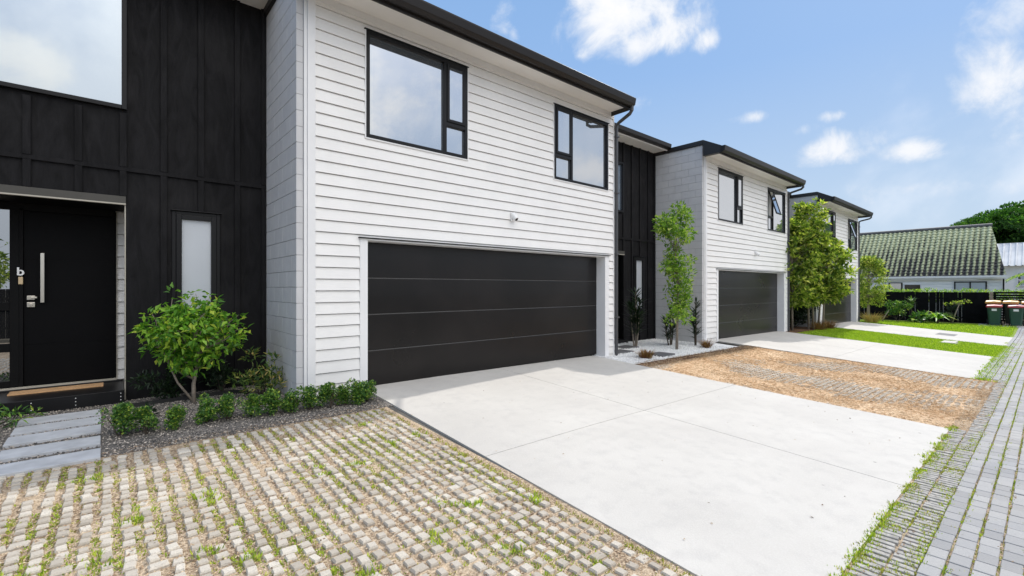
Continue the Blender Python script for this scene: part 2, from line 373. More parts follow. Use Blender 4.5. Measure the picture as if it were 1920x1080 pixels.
def bandok(x,y):
    return R.random()<.62+.6*noise.noise(Vector((x*1.3,y*1.3,9)))
tag(chips(60000,7.7,12.75,.45,5.15,.03,.08,.007,.0,bandok,.25).build('straw_mulch',M['strawb']),kind='stuff')
tag(chips(9000,2.2,18,-.5,.78,.01,.03,.010,.004,lambda x,y:((.502-y)%.104)<.022 or ((.502-y)%.104)>.09 or R.random()<.06).build('lane_litter',M['chip']),kind='stuff')
tag(chips(3500,7.7,12.9,4.9,5.3,.02,.05,.012,.0).build('bark_mulch',M['chip']),kind='stuff')
def tuft(mb,x,y,z,n,h,w,spread,droop=.3):
    for _ in range(n):
        a=R.random()*6.3; s=R.random()*spread; d=Vector((math.cos(a)*R.uniform(.2,1.1),math.sin(a)*R.uniform(.2,1.1),1))
        mb.leaf((x+math.cos(a)*s,y+math.sin(a)*s,z),d,(math.cos(a),math.sin(a),.3),h*R.uniform(.5,1.1),w*R.uniform(.7,1.2),.1)
# weeds in the grass paving
mb=MB(); md=MB()
for _ in range(10000):
    x=R.uniform(-1.2,2.5); y=R.uniform(.9,5.2)
    v=noise.noise(Vector((x*1.8,y*1.8,1)))+.6*noise.noise(Vector((x*6,y*3,4)))
    if v<.0 and R.random()>.08: continue
    col=round((x+3.6)/.100-.5); x=-3.6+(col+.5)*.100+R.gauss(0,.010)
    t=md if R.random()<.45 else mb
    tuft(t,x,y,g(x,y)-.016,R.randint(5,11),R.uniform(.012,.030),.010,.028)
for _ in range(26):
    x=R.uniform(-.6,2.4); y=R.uniform(1.2,4.9)
    for _ in range(7): tuft(mb,x+R.gauss(0,.04),y+R.gauss(0,.04),g(x,y)-.015,8,R.uniform(.035,.06),.011,.03)
# along the driveway edge by the lane
for _ in range(1500):
    x=R.uniform(2.6,7.9); v=noise.noise(Vector((x*2.2,0,5)))
    if v<-.12: continue
    y=.755+R.gauss(0,.020+.02*max(0,v)); tuft(md if R.random()<.35 else mb,x,y,g(x,y)-.015,7,R.uniform(.015,.045),.012,.03)
for r in range(7):
    y0=.5-r*.104
    for _ in range(900):
        x=R.uniform(2.2,20) if r<3 else R.uniform(2.2,30)
        v=noise.noise(Vector((x*1.1,r*3.1,2)))+.5*noise.noise(Vector((x*5,r*2.,8)))
        if v<(-.04 if r else -.35): continue
        y=y0+R.gauss(0,.008); tuft(mb if R.random()<.7 else md,x,y,g(x,y)-.01,5,R.uniform(.015,.04),.011,.018)
for _ in range(1300):
    x=R.uniform(12.7,24.); y=R.uniform(.5,.98)
    if noise.noise(Vector((x*1.5,y*3,2)))<-.05: continue
    tuft(mb,x,y,g(x,y)-.01,5,R.uniform(.02,.05),.014,.03)
for _ in range(2800):
    x=R.uniform(2.45,7.7); y=R.uniform(.5,.76)
    if noise.noise(Vector((x*3,y*9,12)))<-.05: continue
    tuft(md if R.random()<.6 else mb,x,y,g(x,y)-.01,5,R.uniform(.015,.035),.012,.02)
for _ in range(150):
    x=2.47+R.gauss(0,.01); y=R.uniform(1.,5.0); tuft(md,x,y,g(x,y)-.015,5,.03,.01,.02)
for r_ in range(9):
    y0=.5-r_*.104
    for _ in range(500):
        x=R.uniform(2.2,16); y=y0+R.gauss(0,.006)
        tuft(md,x,y,g(x,y)-.004,4,R.uniform(.008,.02),.009,.012)
tag(mb.build('weeds',M['weed']),kind='stuff'); tag(md.build('olive_weeds',M['weeddry']),kind='stuff')
# lawns
mb=MB()
def lawn(n,x0,x1,y0,y1,h,w):
    for _ in range(n):
        x=R.uniform(x0,x1); y=R.uniform(y0,y1)
        if 20.7<x<21.6 and 1.9<y<2.4: continue
        a=R.random()*6.3; mb.leaf((x,y,g(x,y)-.012),(math.cos(a)*.6,math.sin(a)*.6,1),(math.cos(a),math.sin(a),0),h*R.uniform(.5,1.2),w,.1)
lawn(33000,17.95,22.2,.85,5.7,.05,.012); lawn(16000,27.45,34.2,1.0,6.8,.07,.025); lawn(2500,12.7,22.2,.72,.95,.05,.012)
tag(mb.build('lawn_grass',M['blade']),kind='stuff')
o=MB().box(20.75,21.55,1.98,2.32,g(21.1,2.15)-.03,g(21.1,2.15)+.03).build('utility_cover',M['conc'])
tag(o,'small pale rectangular concrete cover set in the lawn','cover')
# ------------------------------------------------------------------ cladding helpers
def boards(mb,a0,a1,z0,z1,holes,P,pitch=.151,zb=0):
    """weatherboards; P(a,out,z)->xyz ; holes (a0,a1,z0,z1)"""
    k0=math.floor((z0-zb)/pitch); k1=math.ceil((z1-zb)/pitch)
    for k in range(k0,k1):
        lo=max(z0,zb+k*pitch); hi=min(z1,zb+(k+1)*pitch)
        if hi-lo<.005: continue
        cuts=sorted({lo,hi}|{h[2] for h in holes if lo<h[2]<hi}|{h[3] for h in holes if lo<h[3]<hi})
        for za,zc in zip(cuts,cuts[1:]):
            xs=[(a0,a1)]
            for h in holes:
                if h[2]<za+1e-4 and h[3]>zc-1e-4:
                    nx=[]
                    for s,e in xs:
                        if h[1]<=s or h[0]>=e: nx.append((s,e)); continue
                        if h[0]>s: nx.append((s,h[0]))
                        if h[1]<e: nx.append((h[1],e))
                    xs=nx
            def out(z): return .030-.020*(z-(zb+k*pitch))/pitch
            gap=.009 if abs(zc-(zb+(k+1)*pitch))<1e-4 else 0
            zc-=gap
            if zc-za<.004: continue
            for s,e in xs:
                o_=len(mb.v)
                mb.v+=[P(s,out(za),za),P(e,out(za),za),P(e,out(zc),zc),P(s,out(zc),zc)]; mb.f.append((o_,o_+1,o_+2,o_+3))
                if abs(za-(zb+k*pitch))<1e-4 or any(abs(za-h[3])<1e-4 for h in holes):
                    o_=len(mb.v); mb.v+=[P(s,-.018,za),P(e,-.018,za),P(e,out(za),za),P(s,out(za),za)]; mb.f.append((o_,o_+1,o_+2,o_+3))
                if gap: o_=len(mb.v); mb.v+=[P(s,-.018,zc),P(e,-.018,zc),P(e,out(zc),zc),P(s,out(zc),zc)]; mb.f.append((o_,o_+1,o_+2,o_+3))
                for q in (s,e):
                    o_=len(mb.v); mb.v+=[P(q,0,za),P(q,out(za),za),P(q,out(zc),zc),P(q,0,zc)]; mb.f.append((o_,o_+1,o_+2,o_+3))
    return mb
FY=6.1; BY=7.54; DY=8.2
def frame_rect(mb,x0,x1,z0,z1,t,y0,y1):
    mb.box(x0,x0+t,y0,y1,z0,z1).box(x1-t,x1,y0,y1,z0,z1).box(x0+t,x1-t,y0,y1,z0,z0+t).box(x0+t,x1-t,y0,y1,z1-t,z1); return mb
def pane(x0,x1,z0,z1,y,parent,mat='glass',name='pane'):
    return MB().box(x0,x1,y,y+.008,z0,z1).build(name,M[mat],parent)
def sash(x0,x1,z0,z1,y0,parent,tilt=0):
    """hinged awning sash; tilt opens the bottom outwards"""
    f=frame_rect(MB(),x0,x1,z0,z1,.045,y0,y0+.035); gl=MB().box(x0+.045,x1-.045,y0+.014,y0+.022,z0+.045,z1-.045)
    if tilt:
        ct,st=math.cos(tilt),math.sin(tilt)
        for m_ in (f,gl): m_.v=[(x,y0+(y-y0)*ct-(z1-z)*st,z1-(z1-z)*ct-(y-y0)*st) for x,y,z in m_.v]
    s=f.build('sash',M['alu'],parent,bevel=.004); gl.build('sash_pane',M['glass'],s); return s
def clad_window(T,x0,x1,z0,z1,xm0,xm1,zm,side,tilt,y=FY):
    """window standing in a weatherboard opening; side: +1 small lights at the right"""
    f=frame_rect(MB(),x0,x1,z0,z1,.05,y-.035,y+.06)
    f.box(xm0,xm1,y-.032,y+.05,z0+.05,z1-.05)
    sx0,sx1=(xm1,x1-.05) if side>0 else (x0+.05,xm0)
    f.box(sx0,sx1,y-.030,y+.05,zm-.03,zm+.03)
    f.box(x0-.03,x1+.02,y-.05,y+.02,z1+.002,z1+.014)
    w=f.build('window',M['alu'],T,bevel=.003)
    if side>0: pane(x0+.05,xm0,z0+.05,z1-.05,y+.012,w)
    else: pane(xm1,x1-.05,z0+.05,z1-.05,y+.012,w)
    pane(sx0,sx1,z0+.05,zm-.03,y+.012,w)
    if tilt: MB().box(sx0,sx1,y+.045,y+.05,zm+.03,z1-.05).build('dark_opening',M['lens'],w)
    sash(sx0+.002,sx1-.002,zm+.032,z1-.052,y-.045,w,tilt)
    tb=MB(); tb.box(x0-.018,x0-.002,y-.03,y+.03,z0-.016,z1).box(x1+.002,x1+.018,y-.03,y+.03,z0-.016,z1).box(x0-.002,x1+.002,y-.034,y+.03,z0-.018,z0-.002)
    tb.build('window_trim',M['trim'],w)
def townhouse(k,label,first):
    ox=(0,10.39,19.80)[k]; dz=(0,-.14,-.25)[k]; sxk=(1,.96,.96)[k]
    T=empty('townhouse',(ox,0,dz),0,label,'townhouse','row of attached two storey townhouses'); T.scale=(sxk,1,1)
    X0,X1=1.77,8.14; top=5.11; base=-.12-(.0 if k==0 else .08)
    gx0,gx1,gz=2.68,7.86,2.04
    W1=(2.66,4.34,3.44,4.90); W2=(6.33,7.96,3.44,4.84)
    holes=[(W1[0]-.018,W1[1]+.018,W1[2]-.018,W1[3]+.014),(W2[0]-.018,W2[1]+.018,W2[2]-.018,W2[3]+.014),(gx0-.11,gx1+.14,-1,gz+.035)]
    mb=boards(MB(),1.99,X1,base,top,holes,lambda a,o,z:(a,FY-o,z))
    mb.quad((1.9,FY+.02,gz),(X1,FY+.02,gz),(X1,FY+.02,top),(1.9,FY+.02,top)); mb.quad((1.9,FY+.02,base),(gx0-.02,FY+.02,base),(gx0-.02,FY+.02,gz),(1.9,FY+.02,gz)); mb.quad((gx1+.02,FY+.02,base),(X1,FY+.02,base),(X1,FY+.02,gz),(gx1+.02,FY+.02,gz))
    mb.build('weatherboard_wall',M['wb'],T)
    mb=boards(MB(),FY,13.5,base,5.2,[],lambda a,o,z:(X1+o,a,z)); mb.quad((X1-.02,FY,base),(X1-.02,13.5,base),(X1-.02,13.5,5.2),(X1-.02,FY,5.2)); mb.build('side_wall',M['wb'],T)
    MB().box(1.895,1.99,FY-.035,FY+.02,base,top).box(1.855,1.893,FY-.02,FY+.02,base,top).build('corner_board',M['trim'],T,bevel=.003)
    cb=MB()
    cb.box(X1+.002,X1+.03,FY-.03,FY+.03,base,top)
    cb.build('corner_board',M['trim'],T)
    MB().box(1.992,X1,FY-.034,FY-.0,top-.085,top).build('frieze_board',M['trim'],T)
    # block wall
    mb=MB(); h=.2; r=0; z=base; core=MB().box(X0+.009,1.85,FY+.004,13.5,base,5.37)
    z=-.2
    while z<5.36:
        zt=min(z+h,5.37); zb=max(z,base)
        yy=FY-(.2 if r%2 else 0)
        while yy<BY+.1 :
            ya=max(yy,FY)+.0035; yb=min(yy+.4,BY+.3)-.0035
            if yb-ya>.02: mb.box(X0,X0+.07 if ya>FY+.01 else 1.85,ya-(.002 if ya<FY+.01 else 0),yb,zb+.0032,zt-.0032)
            yy+=.4
        z+=h; r+=1
    w=mb.build('block_wall',M['block'],T,bevel=.002 if k==0 else 0); core.build('mortar_core',M['mortar'],w)
    MB().box(X0-.04,1.95,FY-.03,13.6,5.375,5.50).build('parapet_capping',M['roofmetal'],T,bevel=.006)
    # main roof, soffit, fascia, gutter
    MB().prism([(5.56,5.235),(13.6,5.34),(13.6,5.26),(5.6,5.14)],1.84,8.10).prism([(5.56,5.235),(6.05,5.49),(6.05,5.06),(5.6,5.06)],1.70,1.838).build('roof',M['roofmetal'],T)
    MB().box(1.86,8.058,5.615,FY+.02,5.112,5.135).build('soffit',M['soffit'],T)
    fa=MB().box(1.71,8.06,5.585,5.613,5.025,5.20).box(8.06,8.088,5.585,6.07,5.03,5.22); fa.build('fascia',M['roofmetal'],T,bevel=.003)
    gu=MB().prism([(5.583,5.06),(5.52,5.06),(5.475,5.10),(5.455,5.20),(5.455,5.225),(5.583,5.225)],1.70,8.07)
    gu.build('gutter',M['gutter'],T,bevel=.006)
    dp=MB().tube([(8.03,5.53,5.09),(8.03,5.53,5.0),(8.06,5.60,4.95),(8.19,5.95,4.90),(8.215,6.04,4.87),(8.215,6.05,4.75),(8.215,6.05,base+.06)],.036,10)
    for zz in (.75,2.1,3.4,4.6): dp.box(8.165,8.262,6.0,6.10,zz,zz+.03)
    dp.build('downpipe',M['pipe'],T,smooth=False)
    # garage
    sr=MB().box(gx0-.108,gx0,FY-.03,FY+.0,base,gz-.001).box(gx1,gx1+.13,FY-.03,FY+.0,base,gz-.001)
    sr.box(gx0-.02,gx0,FY,FY+.25,base,gz-.001).box(gx1,gx1+.02,FY,FY+.25,base,gz-.001).box(gx0-.108,gx1+.13,FY-.032,FY+.25,gz,gz+.022)
    sr.build('garage_surround',M['trim'],T,bevel=.002)
    MB().box(gx0-.13,gx1+.15,FY-.06,FY+.0,gz+.024,gz+.036).build('head_flashing',M['alu'],T)
    gd=MB(); dyy=FY+.20; ph=(gz+.02)/4
    for i in range(4):
        za=-.01+i*ph; zb=za+ph-.006
        pts=[(dyy+.04,za),(dyy+.004,za),(dyy,za+.008),(dyy-.0015,(za+zb)/2),(dyy,zb-.008),(dyy+.004,zb),(dyy+.04,zb)]
        gd.prism(pts[::-1],gx0+.001,gx1-.001)
    G=gd.build('garage_door',M['gdoor'],T)
    gg=MB()
    for i in range(1,4): gg.box(gx0+.001,gx1-.001,dyy+.002,dyy+.03,-.01+i*ph-.0058,-.01+i*ph-.0002)
    gg.build('panel_seam',M['groove'],G)
    MB().box(gx0,gx1,dyy+.05,dyy+.07,base,gz).build('garage_back_panel',M['blacktrim'],G)
    # windows
    tl=math.radians(17) if k else 0
    clad_window(T,*W1,3.90,3.95,3.92,1,0); clad_window(T,*W2,6.80,6.85,3.90,-1,tl)
    # camera
    cx=5.28; cz=2.62
    c_=MB().box(cx-.03,cx+.03,FY-.05,FY-.024,cz-.085,cz+.07); c_.tube([(cx+.005,FY-.045,cz+.04),(cx+.02,FY-.125,cz-.055)],[.05,.046],14)
    C=c_.build('security_camera',M['whiteplastic'],T,bevel=.008)
    MB().tube([(cx+.0195,FY-.1245,cz-.0545),(cx+.0205,FY-.129,cz-.060)],[.028,.028],14).build('lens',M['lens'],C)
    # ---- entry part
    EX0,EX1=(-2.085,-2.315,-1.63)[k],1.768; ex=.18; oz0,oz1=.05,2.44
    uw=(-1.7,.19,3.60,5.25) if k==0 else (-.9,.13,3.56,4.9)
    sw=(.69,1.14,.90,2.36)
    mb=MB()
    def wallx(x0,x1,z0,z1): 
        if x1>x0 and z1>z0: mb.box(x0,x1,BY,BY+.1,z0,z1)
    if k==0:
        wallx(EX0,uw[0],oz1,5.5); wallx(uw[0],uw[1],uw[3],5.5); wallx(uw[0],uw[1],oz1,uw[2]); wallx(uw[1],sw[0],oz1,5.5)
    else:
        wallx(EX0,uw[0],oz1,5.5); wallx(uw[0],uw[1],uw[3],5.5); wallx(uw[0],uw[1],oz1,uw[2]); wallx(uw[1],sw[0],oz1,5.5)
    wallx(ex,sw[0],base,oz1); wallx(sw[0],sw[1],base,sw[2]); wallx(sw[0],sw[1],sw[3],5.5); wallx(sw[1],EX1,base,5.5)
    BW=mb.build('board_and_batten_wall',M['black'],T)
    bt=MB(); zr=2.84
    for xb,w_ in ((-1.95,.066),(-1.53,.066),(-1.11,.066),(-.71,.066),(-.285,.066),(.122,.066),(.525,.066),(.93,.066),(1.36,.066),(1.70,.06)):
        if xb<EX0: continue
        segs=[(base,5.5)]
        if xb<ex: segs=[(oz1+.09,5.5)]
        for hx0,hx1,hz0,hz1 in (uw,sw):
            if xb+w_>hx0-.04 and xb<hx1+.04:
                ns=[]
                for s,e in segs:
                    if hz0-.045>s: ns.append((s,hz0-.045))
                    if hz1+.045<e: ns.append((hz1+.045,e))
                segs=ns
        for s,e in segs:
            if s<zr<e: bt.box(xb,xb+w_,BY-.032,BY,s,zr-.002).box(xb,xb+w_,BY-.032,BY,zr+.052,e)
            else: bt.box(xb,xb+w_,BY-.032,BY,s,e)
    bt.box(EX0,EX1,BY-.027,BY,zr,zr+.05)
    bt.build('batten',M['black'],BW,bevel=.002)
    # upper window
    f=frame_rect(MB(),uw[0],uw[1],uw[2],uw[3],.05,BY-.05,BY+.04); U=f.build('window',M['alu'],T,bevel=.004); pane(uw[0]+.05,uw[1]-.05,uw[2]+.05,uw[3]-.05,BY+.0,U,'glassblue')
    # slot window
    f=frame_rect(MB(),sw[0],sw[1],sw[2],sw[3],.06,BY-.04,BY+.04); frame_rect(f,sw[0]-.045,sw[1]+.045,sw[2]-.045,sw[3]+.045,.043,BY-.022,BY-.001)
    f.box(sw[0]-.06,sw[1]+.06,BY-.06,BY,sw[3]+.047,sw[3]+.057)
    S=f.build('window',M['alu'],T,bevel=.004); S['label']='narrow frosted slot window'
    pane(sw[0]+.06,sw[1]-.06,sw[2]+.06,sw[3]-.06,BY+.005,S,'frost')
    # lintel with drip edge, return wall, ceiling, porch
    MB().box(EX0+.005,ex,BY-.03,BY+.02,oz1,oz1+.085).build('lintel',M['lintel'],T)
    MB().box(EX0+.005,ex,BY-.034,BY+.02,oz1-.018,oz1-.002).build('drip_edge',M['rail'],T)
    pc=MB().box(EX0+.005,ex+.0,BY+.03,DY+.1,oz1-.018,oz1+.05).box(EX0+.001,EX0+.06,BY+.001,DY+.1,base,oz1); pc.build('porch_lining',M['blacktrim'],T)
    MB().box(ex-.012,ex+.0,BY-.004,BY+.1,oz0-.05,oz1-.02).build('reveal_edge',M['rail'] if k==0 else M['blacktrim'],T)
    # door wall
    fl=.17
    dw=boards(MB(),.10,.42,fl,oz1-.02,[],lambda a,o,z:(a,DY-o,z)); dw.quad((.09,DY+.01,0),(.6,DY+.01,0),(.6,DY+.01,2.5),(.09,DY+.01,2.5)); dw.build('entry_weatherboard',M['wb'],T)
    df=MB().box(-.80,-.765,DY-.03,DY+.05,fl,2.36).box(-.88,-.80,DY-.02,DY+.05,fl,2.36).box(.082,.098,DY-.035,DY+.05,fl,2.40).box(-1.7,.08,DY-.03,DY+.05,2.335,2.44)
    df.box(-1.7,-1.55,DY-.02,DY+.05,fl,2.335).box(-1.55,-.88,DY-.02,DY+.05,fl,fl+.1).box(-1.55,-.88,DY-.02,DY+.05,1.12,1.22).box(-1.55,-.88,DY-.018,DY+.05,.62,.72)
    D_=df.build('door_frame',M['blacktrim'],T,bevel=.003)
    MB().box(.099,.108,DY-.04,DY-.01,fl,2.36).box(-1.7,.1,DY-.08,DY-.035,fl+.002,fl+.022).build('door_sill',M['rail'],D_)
    pane(-1.55,-.88,fl+.1,.62,DY+.01,D_,'glassdark'); pane(-1.55,-.88,.72,1.12,DY+.01,D_,'glassdark'); pane(-1.55,-.88,1.22,2.335,DY+.01,D_,'glassdark')
    dd=MB(); z=fl+.024
    for zt in (.70,1.22,1.74,2.332): dd.box(-.762,.080,DY,DY+.04,z,zt-.004); z=zt
    dd.box(-.762,.080,DY+.004,DY+.05,fl+.024,2.332)
    Dr=dd.build('front_door',M['fdoor'],T)
    MB().box(-.615,-.58,DY-.075,DY-.06,1.21,1.82).box(-.605,-.59,DY-.062,DY,1.27,1.29).box(-.605,-.59,DY-.062,DY,1.74,1.76).build('handle',M['steel'],Dr,bevel=.003)
    MB().box(-.735,-.665,DY-.025,DY-.001,1.245,1.295).box(-.70,-.645,DY-.05,DY-.026,1.262,1.282).box(-.735,-.665,DY-.02,DY-.001,1.155,1.215).tube([(-.70,DY-.03,1.185),(-.70,DY-.019,1.185)],.018,10).build('lock',M['steel'],Dr,bevel=.003)
    if k==0:
        cu=bpy.data.curves.new('house_letter','FONT'); cu.body='b'; cu.size=.135; cu.extrude=.006; cu.offset=.003
        ob=bpy.data.objects.new('tmp',cu); COL.objects.link(ob); bpy.context.view_layer.update()
        me=bpy.data.meshes.new_from_object(ob.evaluated_get(bpy.context.evaluated_depsgraph_get())); bpy.data.objects.remove(ob)
        lo=bpy.data.objects.new('house_letter',me); me.materials.clear(); me.materials.append(M['whiteplastic']); COL.objects.link(lo); lo.parent=T
        lo.location=(-.82,DY-.045,1.545); lo.rotation_euler=(math.pi/2,0,0)
        MB().box(-.805,-.765,DY-.05,DY-.031,1.435,1.525).build('doorbell',M['beige'],T,bevel=.004)
    P_=MB().box(EX0+.065,.165,BY-.16,DY-.085,-.05,.15); P_.box(EX0+.065,.165,DY-.085,DY+.1,-.05,.168); P_=P_.build('porch_step',M['tile'],T,bevel=.006)
    if k==0:
        for xx in (-.63,-.27,.13):
            for zz in (.035,.075,.115): MB().tube([(xx,BY-.1635,zz),(xx,BY-.159,zz)],.005,8).build('step_stud',M['whiteplastic'],P_)
    # entry roof
    MB().prism([(7.1,5.60),(13.6,5.68),(13.6,5.6),(7.14,5.52)],EX0-.0,EX1-.05).build('roof',M['roofmetal'],T)
    MB().box(EX0,EX1-.045,7.14,BY+.02,5.455,5.48).build('soffit',M['soffit'],T)
    MB().box(EX0,EX1-.045,7.11,7.138,5.43,5.56).build('fascia',M['soffit'],T)
    MB().prism([(7.108,5.46),(7.05,5.46),(7.0,5.50),(6.985,5.60),(7.108,5.60)],EX0,EX1-.02).build('gutter',M['gutter'],T,bevel=.005)
    # hidden body so no light leaks
    MB().box(1.87,8.12,6.6,13.4,-.3,5.15).box(EX0+.02,1.75,8.45,13.4,-.3,5.4).box(EX0+.02,1.75,7.75,8.45,2.6,5.4).box(.5,1.75,7.75,8.45,-.3,2.6).build('core_wall',M['blacktrim'],T)
    return T
townhouse(0,'nearest townhouse with white weatherboard upper storey, wide closed garage and black entry marked b',True)
townhouse(1,'middle townhouse with grey block side wall and tall slim tree beside its garage',False)
townhouse(2,'farthest townhouse in the row, its front partly hidden by leafy trees',False)
o=MB().box(-.86,-.03,7.80,8.04,.151,.166).build('doormat',M['mat'],bevel=.003); tag(o,'tan coir doormat lying in front of the black front door','doormat')
# stepping slabs
tag(chips(70,2.6,7.6,1.0,6.0,.01,.03,.012,.002).build('driveway_debris',M['chip']),kind='stuff')
words=['first','second','third','fourth','fifth']
for i in range(5):
    y0=5.2+.4*i+R.uniform(-.006,.006); x0=SLX0+R.uniform(-.008,.008); x1=SLX1+R.uniform(-.008,.008); yc=y0+.15; z=g(0,yc)
    o=MB().box(x0,x1,y0,y0+.30,z-.03,z+.010).build('stepping_slab',M['slab'],bevel=.004)
    tag(o,f'bluestone stepping slab set in grey gravel, {words[i]} from the grass paving towards the porch step','paving slab','bluestone slabs leading to the porch')
for (x,y,rz,lb) in ((9.25,5.62,.05,'dark square slab in white gravel between the two sedge clumps'),(9.55,6.75,.0,'dark square slab in white gravel close to the black wall behind the sedge'),(8.75,6.35,.0,'dark square slab in white gravel right beside the downpipe')):
    o=MB().box(-.27,.27,-.2,.2,-.03,.016).build('stepping_slab',M['slabdark'],bevel=.004); o.location=(x,y,g(x,y)); o.rotation_euler=(0,0,rz); tag(o,lb,'paving slab','dark slabs in the white gravel')
eg=MB()
for a,b_ in (((.1,7.02),(1.25,7.10)),((1.25,7.10),(1.42,6.92))):
    d=Vector((b_[0]-a[0],b_[1]-a[1],0)).normalized(); nn=Vector((-d.y,d.x,0))*.012
    A=Vector((*a,0)); B=Vector((*b_,0)); vs=[]
    for z in (-.04,.040): vs+=[tuple(q+Vector((0,0,z))) for q in (A-nn,B-nn,B+nn,A+nn)]
    eg.add(vs,[(0,3,2,1),(4,5,6,7),(0,1,5,4),(1,2,6,5),(2,3,7,6),(3,0,4,7)])
tag(eg.build('garden_edging',M['edging']),'black strip edging bent across the grey gravel behind the small tree','garden edging')
# ------------------------------------------------------------------ plants
def rv():
    while 1:
        v=Vector((R.uniform(-1,1),R.uniform(-1,1),R.uniform(-1,1)))
        if .01<v.length<1: return v
def crownmesh(clumps,per,ll,lw,upb=.3,out=.8,sparse=1):
    """clumps: (x,y,z,r[,rz])"""
    mb=MB()
    for c in clumps:
        p=Vector(c[:3]); r=c[3]; rz=c[4] if len(c)>4 else r*.75; n=int(per*(r/.2)**2)
        for _ in range(n):
            v=rv(); v=v.normalized()*(v.length**.5); q=p+Vector((v.x*r,v.y*r,v.z*rz))
            d=(v*out+Vector((R.gauss(0,.6),R.gauss(0,.6),R.gauss(upb,.5))))
            mb.leaf(q,d,Vector((R.gauss(0,.5),R.gauss(0,.5),1)),ll*R.uniform(.6,1.2),lw*R.uniform(.7,1.2))
    return mb
def limb(mb,a,b_,r0,r1,wob=.04,k=6):
    a=Vector(a); b_=Vector(b_); n=5; pts=[]; rs=[]
    for i in range(n+1):
        t=i/n; p=a.lerp(b_,t); 
        if 0<i<n: p+=Vector((R.gauss(0,wob),R.gauss(0,wob),0))*(b_-a).length
        pts.append(p); rs.append(r0+(r1-r0)*t)
    mb.tube(pts,rs,k)
def tree(name,label,cat,loc,trunks,clumps,leaf,per,ll,lw,bark='bark',group=None,upb=.3,limbs=True):
    T=empty(name,loc,0,label,cat,group); mb=MB()
    for t in trunks:
        pts=[Vector(p[:3]) for p in t]; mb.tube(pts,[p[3] for p in t],8)
    if limbs:
        tops=[Vector(p[:3]) for t in trunks for p in t[1:]]
        for c in clumps:
            q=Vector(c[:3]); s=min(tops,key=lambda p:(p-q).length+ (1 if p.z>q.z else 0)); rr=trunks[0][-1][3]
            limb(mb,s,q+Vector((0,0,c[3]*.3)),rr*.8,rr*.25)
    mb.build('trunk',M[bark],T,smooth=True)
    crownmesh(clumps,per,ll,lw,upb).build('crown',M[leaf],T); return T
# small tree in the front garden
cl=[]
for _ in range(60):
    v=rv(); v=v.normalized()*(v.length**.6); cl.append((v.x*.43,v.y*.40,.86+v.z*(.36 if v.z>0 else .34),R.uniform(.10,.15)))
cl+=[(.02,0,1.32,.07,.1),(-.2,.1,1.28,.06,.13),(.15,-.02,1.26,.06,.1),(-.47,0,.90,.09),(.50,0,.86,.10),(-.42,.1,.70,.09),(.46,.1,.66,.09),(.48,0,1.04,.08),(-.40,0,1.08,.08),(.0,-.1,.44,.09),(-.1,-.1,.5,.08),(.2,-.1,.52,.1)]
tree('small_tree','small round-headed green tree growing in grey gravel before the slot window','tree',(.80,6.83,-.02),
 [[(0,0,-.03,.026),(.0,0,.25,.021),(.03,.01,.42,.018),(.05,0,.6,.012)],[(0,0,.02,.015),(-.16,0,.28,.012),(-.24,.02,.5,.010),(-.3,.05,.7,.007)],[(.0,0,.30,.014),(-.11,-.02,.38,.010),(-.19,0,.44,.008)],[(.01,0,.38,.012),(-.04,0,.50,.01),(-.06,0,.7,.007)]],
 cl,'leafA',85,.098,.047,group=None,upb=-.15)
# box hedge shrubs
px=[(.11,5.80),(.29,5.74),(.53,5.72),(.79,5.80),(.98,5.78),(1.20,5.72),(1.38,5.70),(1.60,5.66),(1.79,5.64),(2.0,5.61),(2.17,5.58),(2.33,5.56),(2.47,5.60)]
ords=['first','second','third','fourth','fifth','sixth','seventh','eighth','ninth','tenth','eleventh','twelfth','thirteenth']
protos=[]
for v in range(4):
    T=empty('box_shrub',(0,0,0)); mb=MB()
    for _ in range(5): limb(mb,(0,0,-.02),(R.gauss(0,.05),R.gauss(0,.05),.2),.007,.004)
    mb.build('stem',M['barkd'],T)
    c=[(R.gauss(0,.042),R.gauss(0,.042),R.uniform(.07,.27),R.uniform(.045,.065),R.uniform(.05,.07)) for _ in range(18)]
    crownmesh(c,1000,.030,.020,.5).build('foliage',M['leafDark'],T); protos.append(T)
used=set()
for i,(x,y) in enumerate(px):
    v=i%4
    if v not in used: T=protos[v]; used.add(v)
    else:
        T=protos[v].copy(); COL.objects.link(T)
        for ch in protos[v].children:
            c=ch.copy(); COL.objects.link(c); c.parent=T
    s=R.uniform(.95,1.10)*(1.10 if i in(0,11) else 1); T.location=(x,y,g(x,y)-.01); T.rotation_euler=(0,0,R.random()*6); T.scale=(s*.86,s*.86,s*R.uniform(.72,.88))
    tag(T,f'small dark green box shrub, {ords[i]} from the stepping slabs in the low hedge row','shrub','low row of box shrubs')
def bush(name,label,x,y,clumps,leaf,per,ll,lw,upb=.4):
    T=empty(name,(x,y,g(x,y)),0,label,'shrub'); mb=MB()
    for c in clumps[:6]: limb(mb,(0,0,-.02),(c[0],c[1],c[2]),.008,.004)
    mb.build('stem',M['barkd'],T); crownmesh(clumps,per,ll,lw,upb).build('foliage',M[leaf],T); return T
def rc(n,sx,sy,z0,z1,r0,r1): return [(R.gauss(0,sx),R.gauss(0,sy),R.uniform(z0,z1),R.uniform(r0,r1)) for _ in range(n)]
bush('dark_shrub','low dark shrub at the foot of the black wall left of the small tree',.62,7.22,rc(12,.13,.1,.1,.36,.07,.11),'leafDD',230,.07,.025)
bush('dark_shrub','low dark shrub at the foot of the black wall right of the small tree',1.18,7.30,rc(12,.13,.1,.1,.36,.07,.11),'leafDD',230,.07,.025)
bush('variegated_shrub','shrub with yellow-tipped leaves growing against the block wall',1.52,6.72,rc(14,.13,.10,.12,.42,.08,.12)+[(-.1,.1,.5,.1),(.12,0,.46,.08)],'leafYel',170,.085,.026)
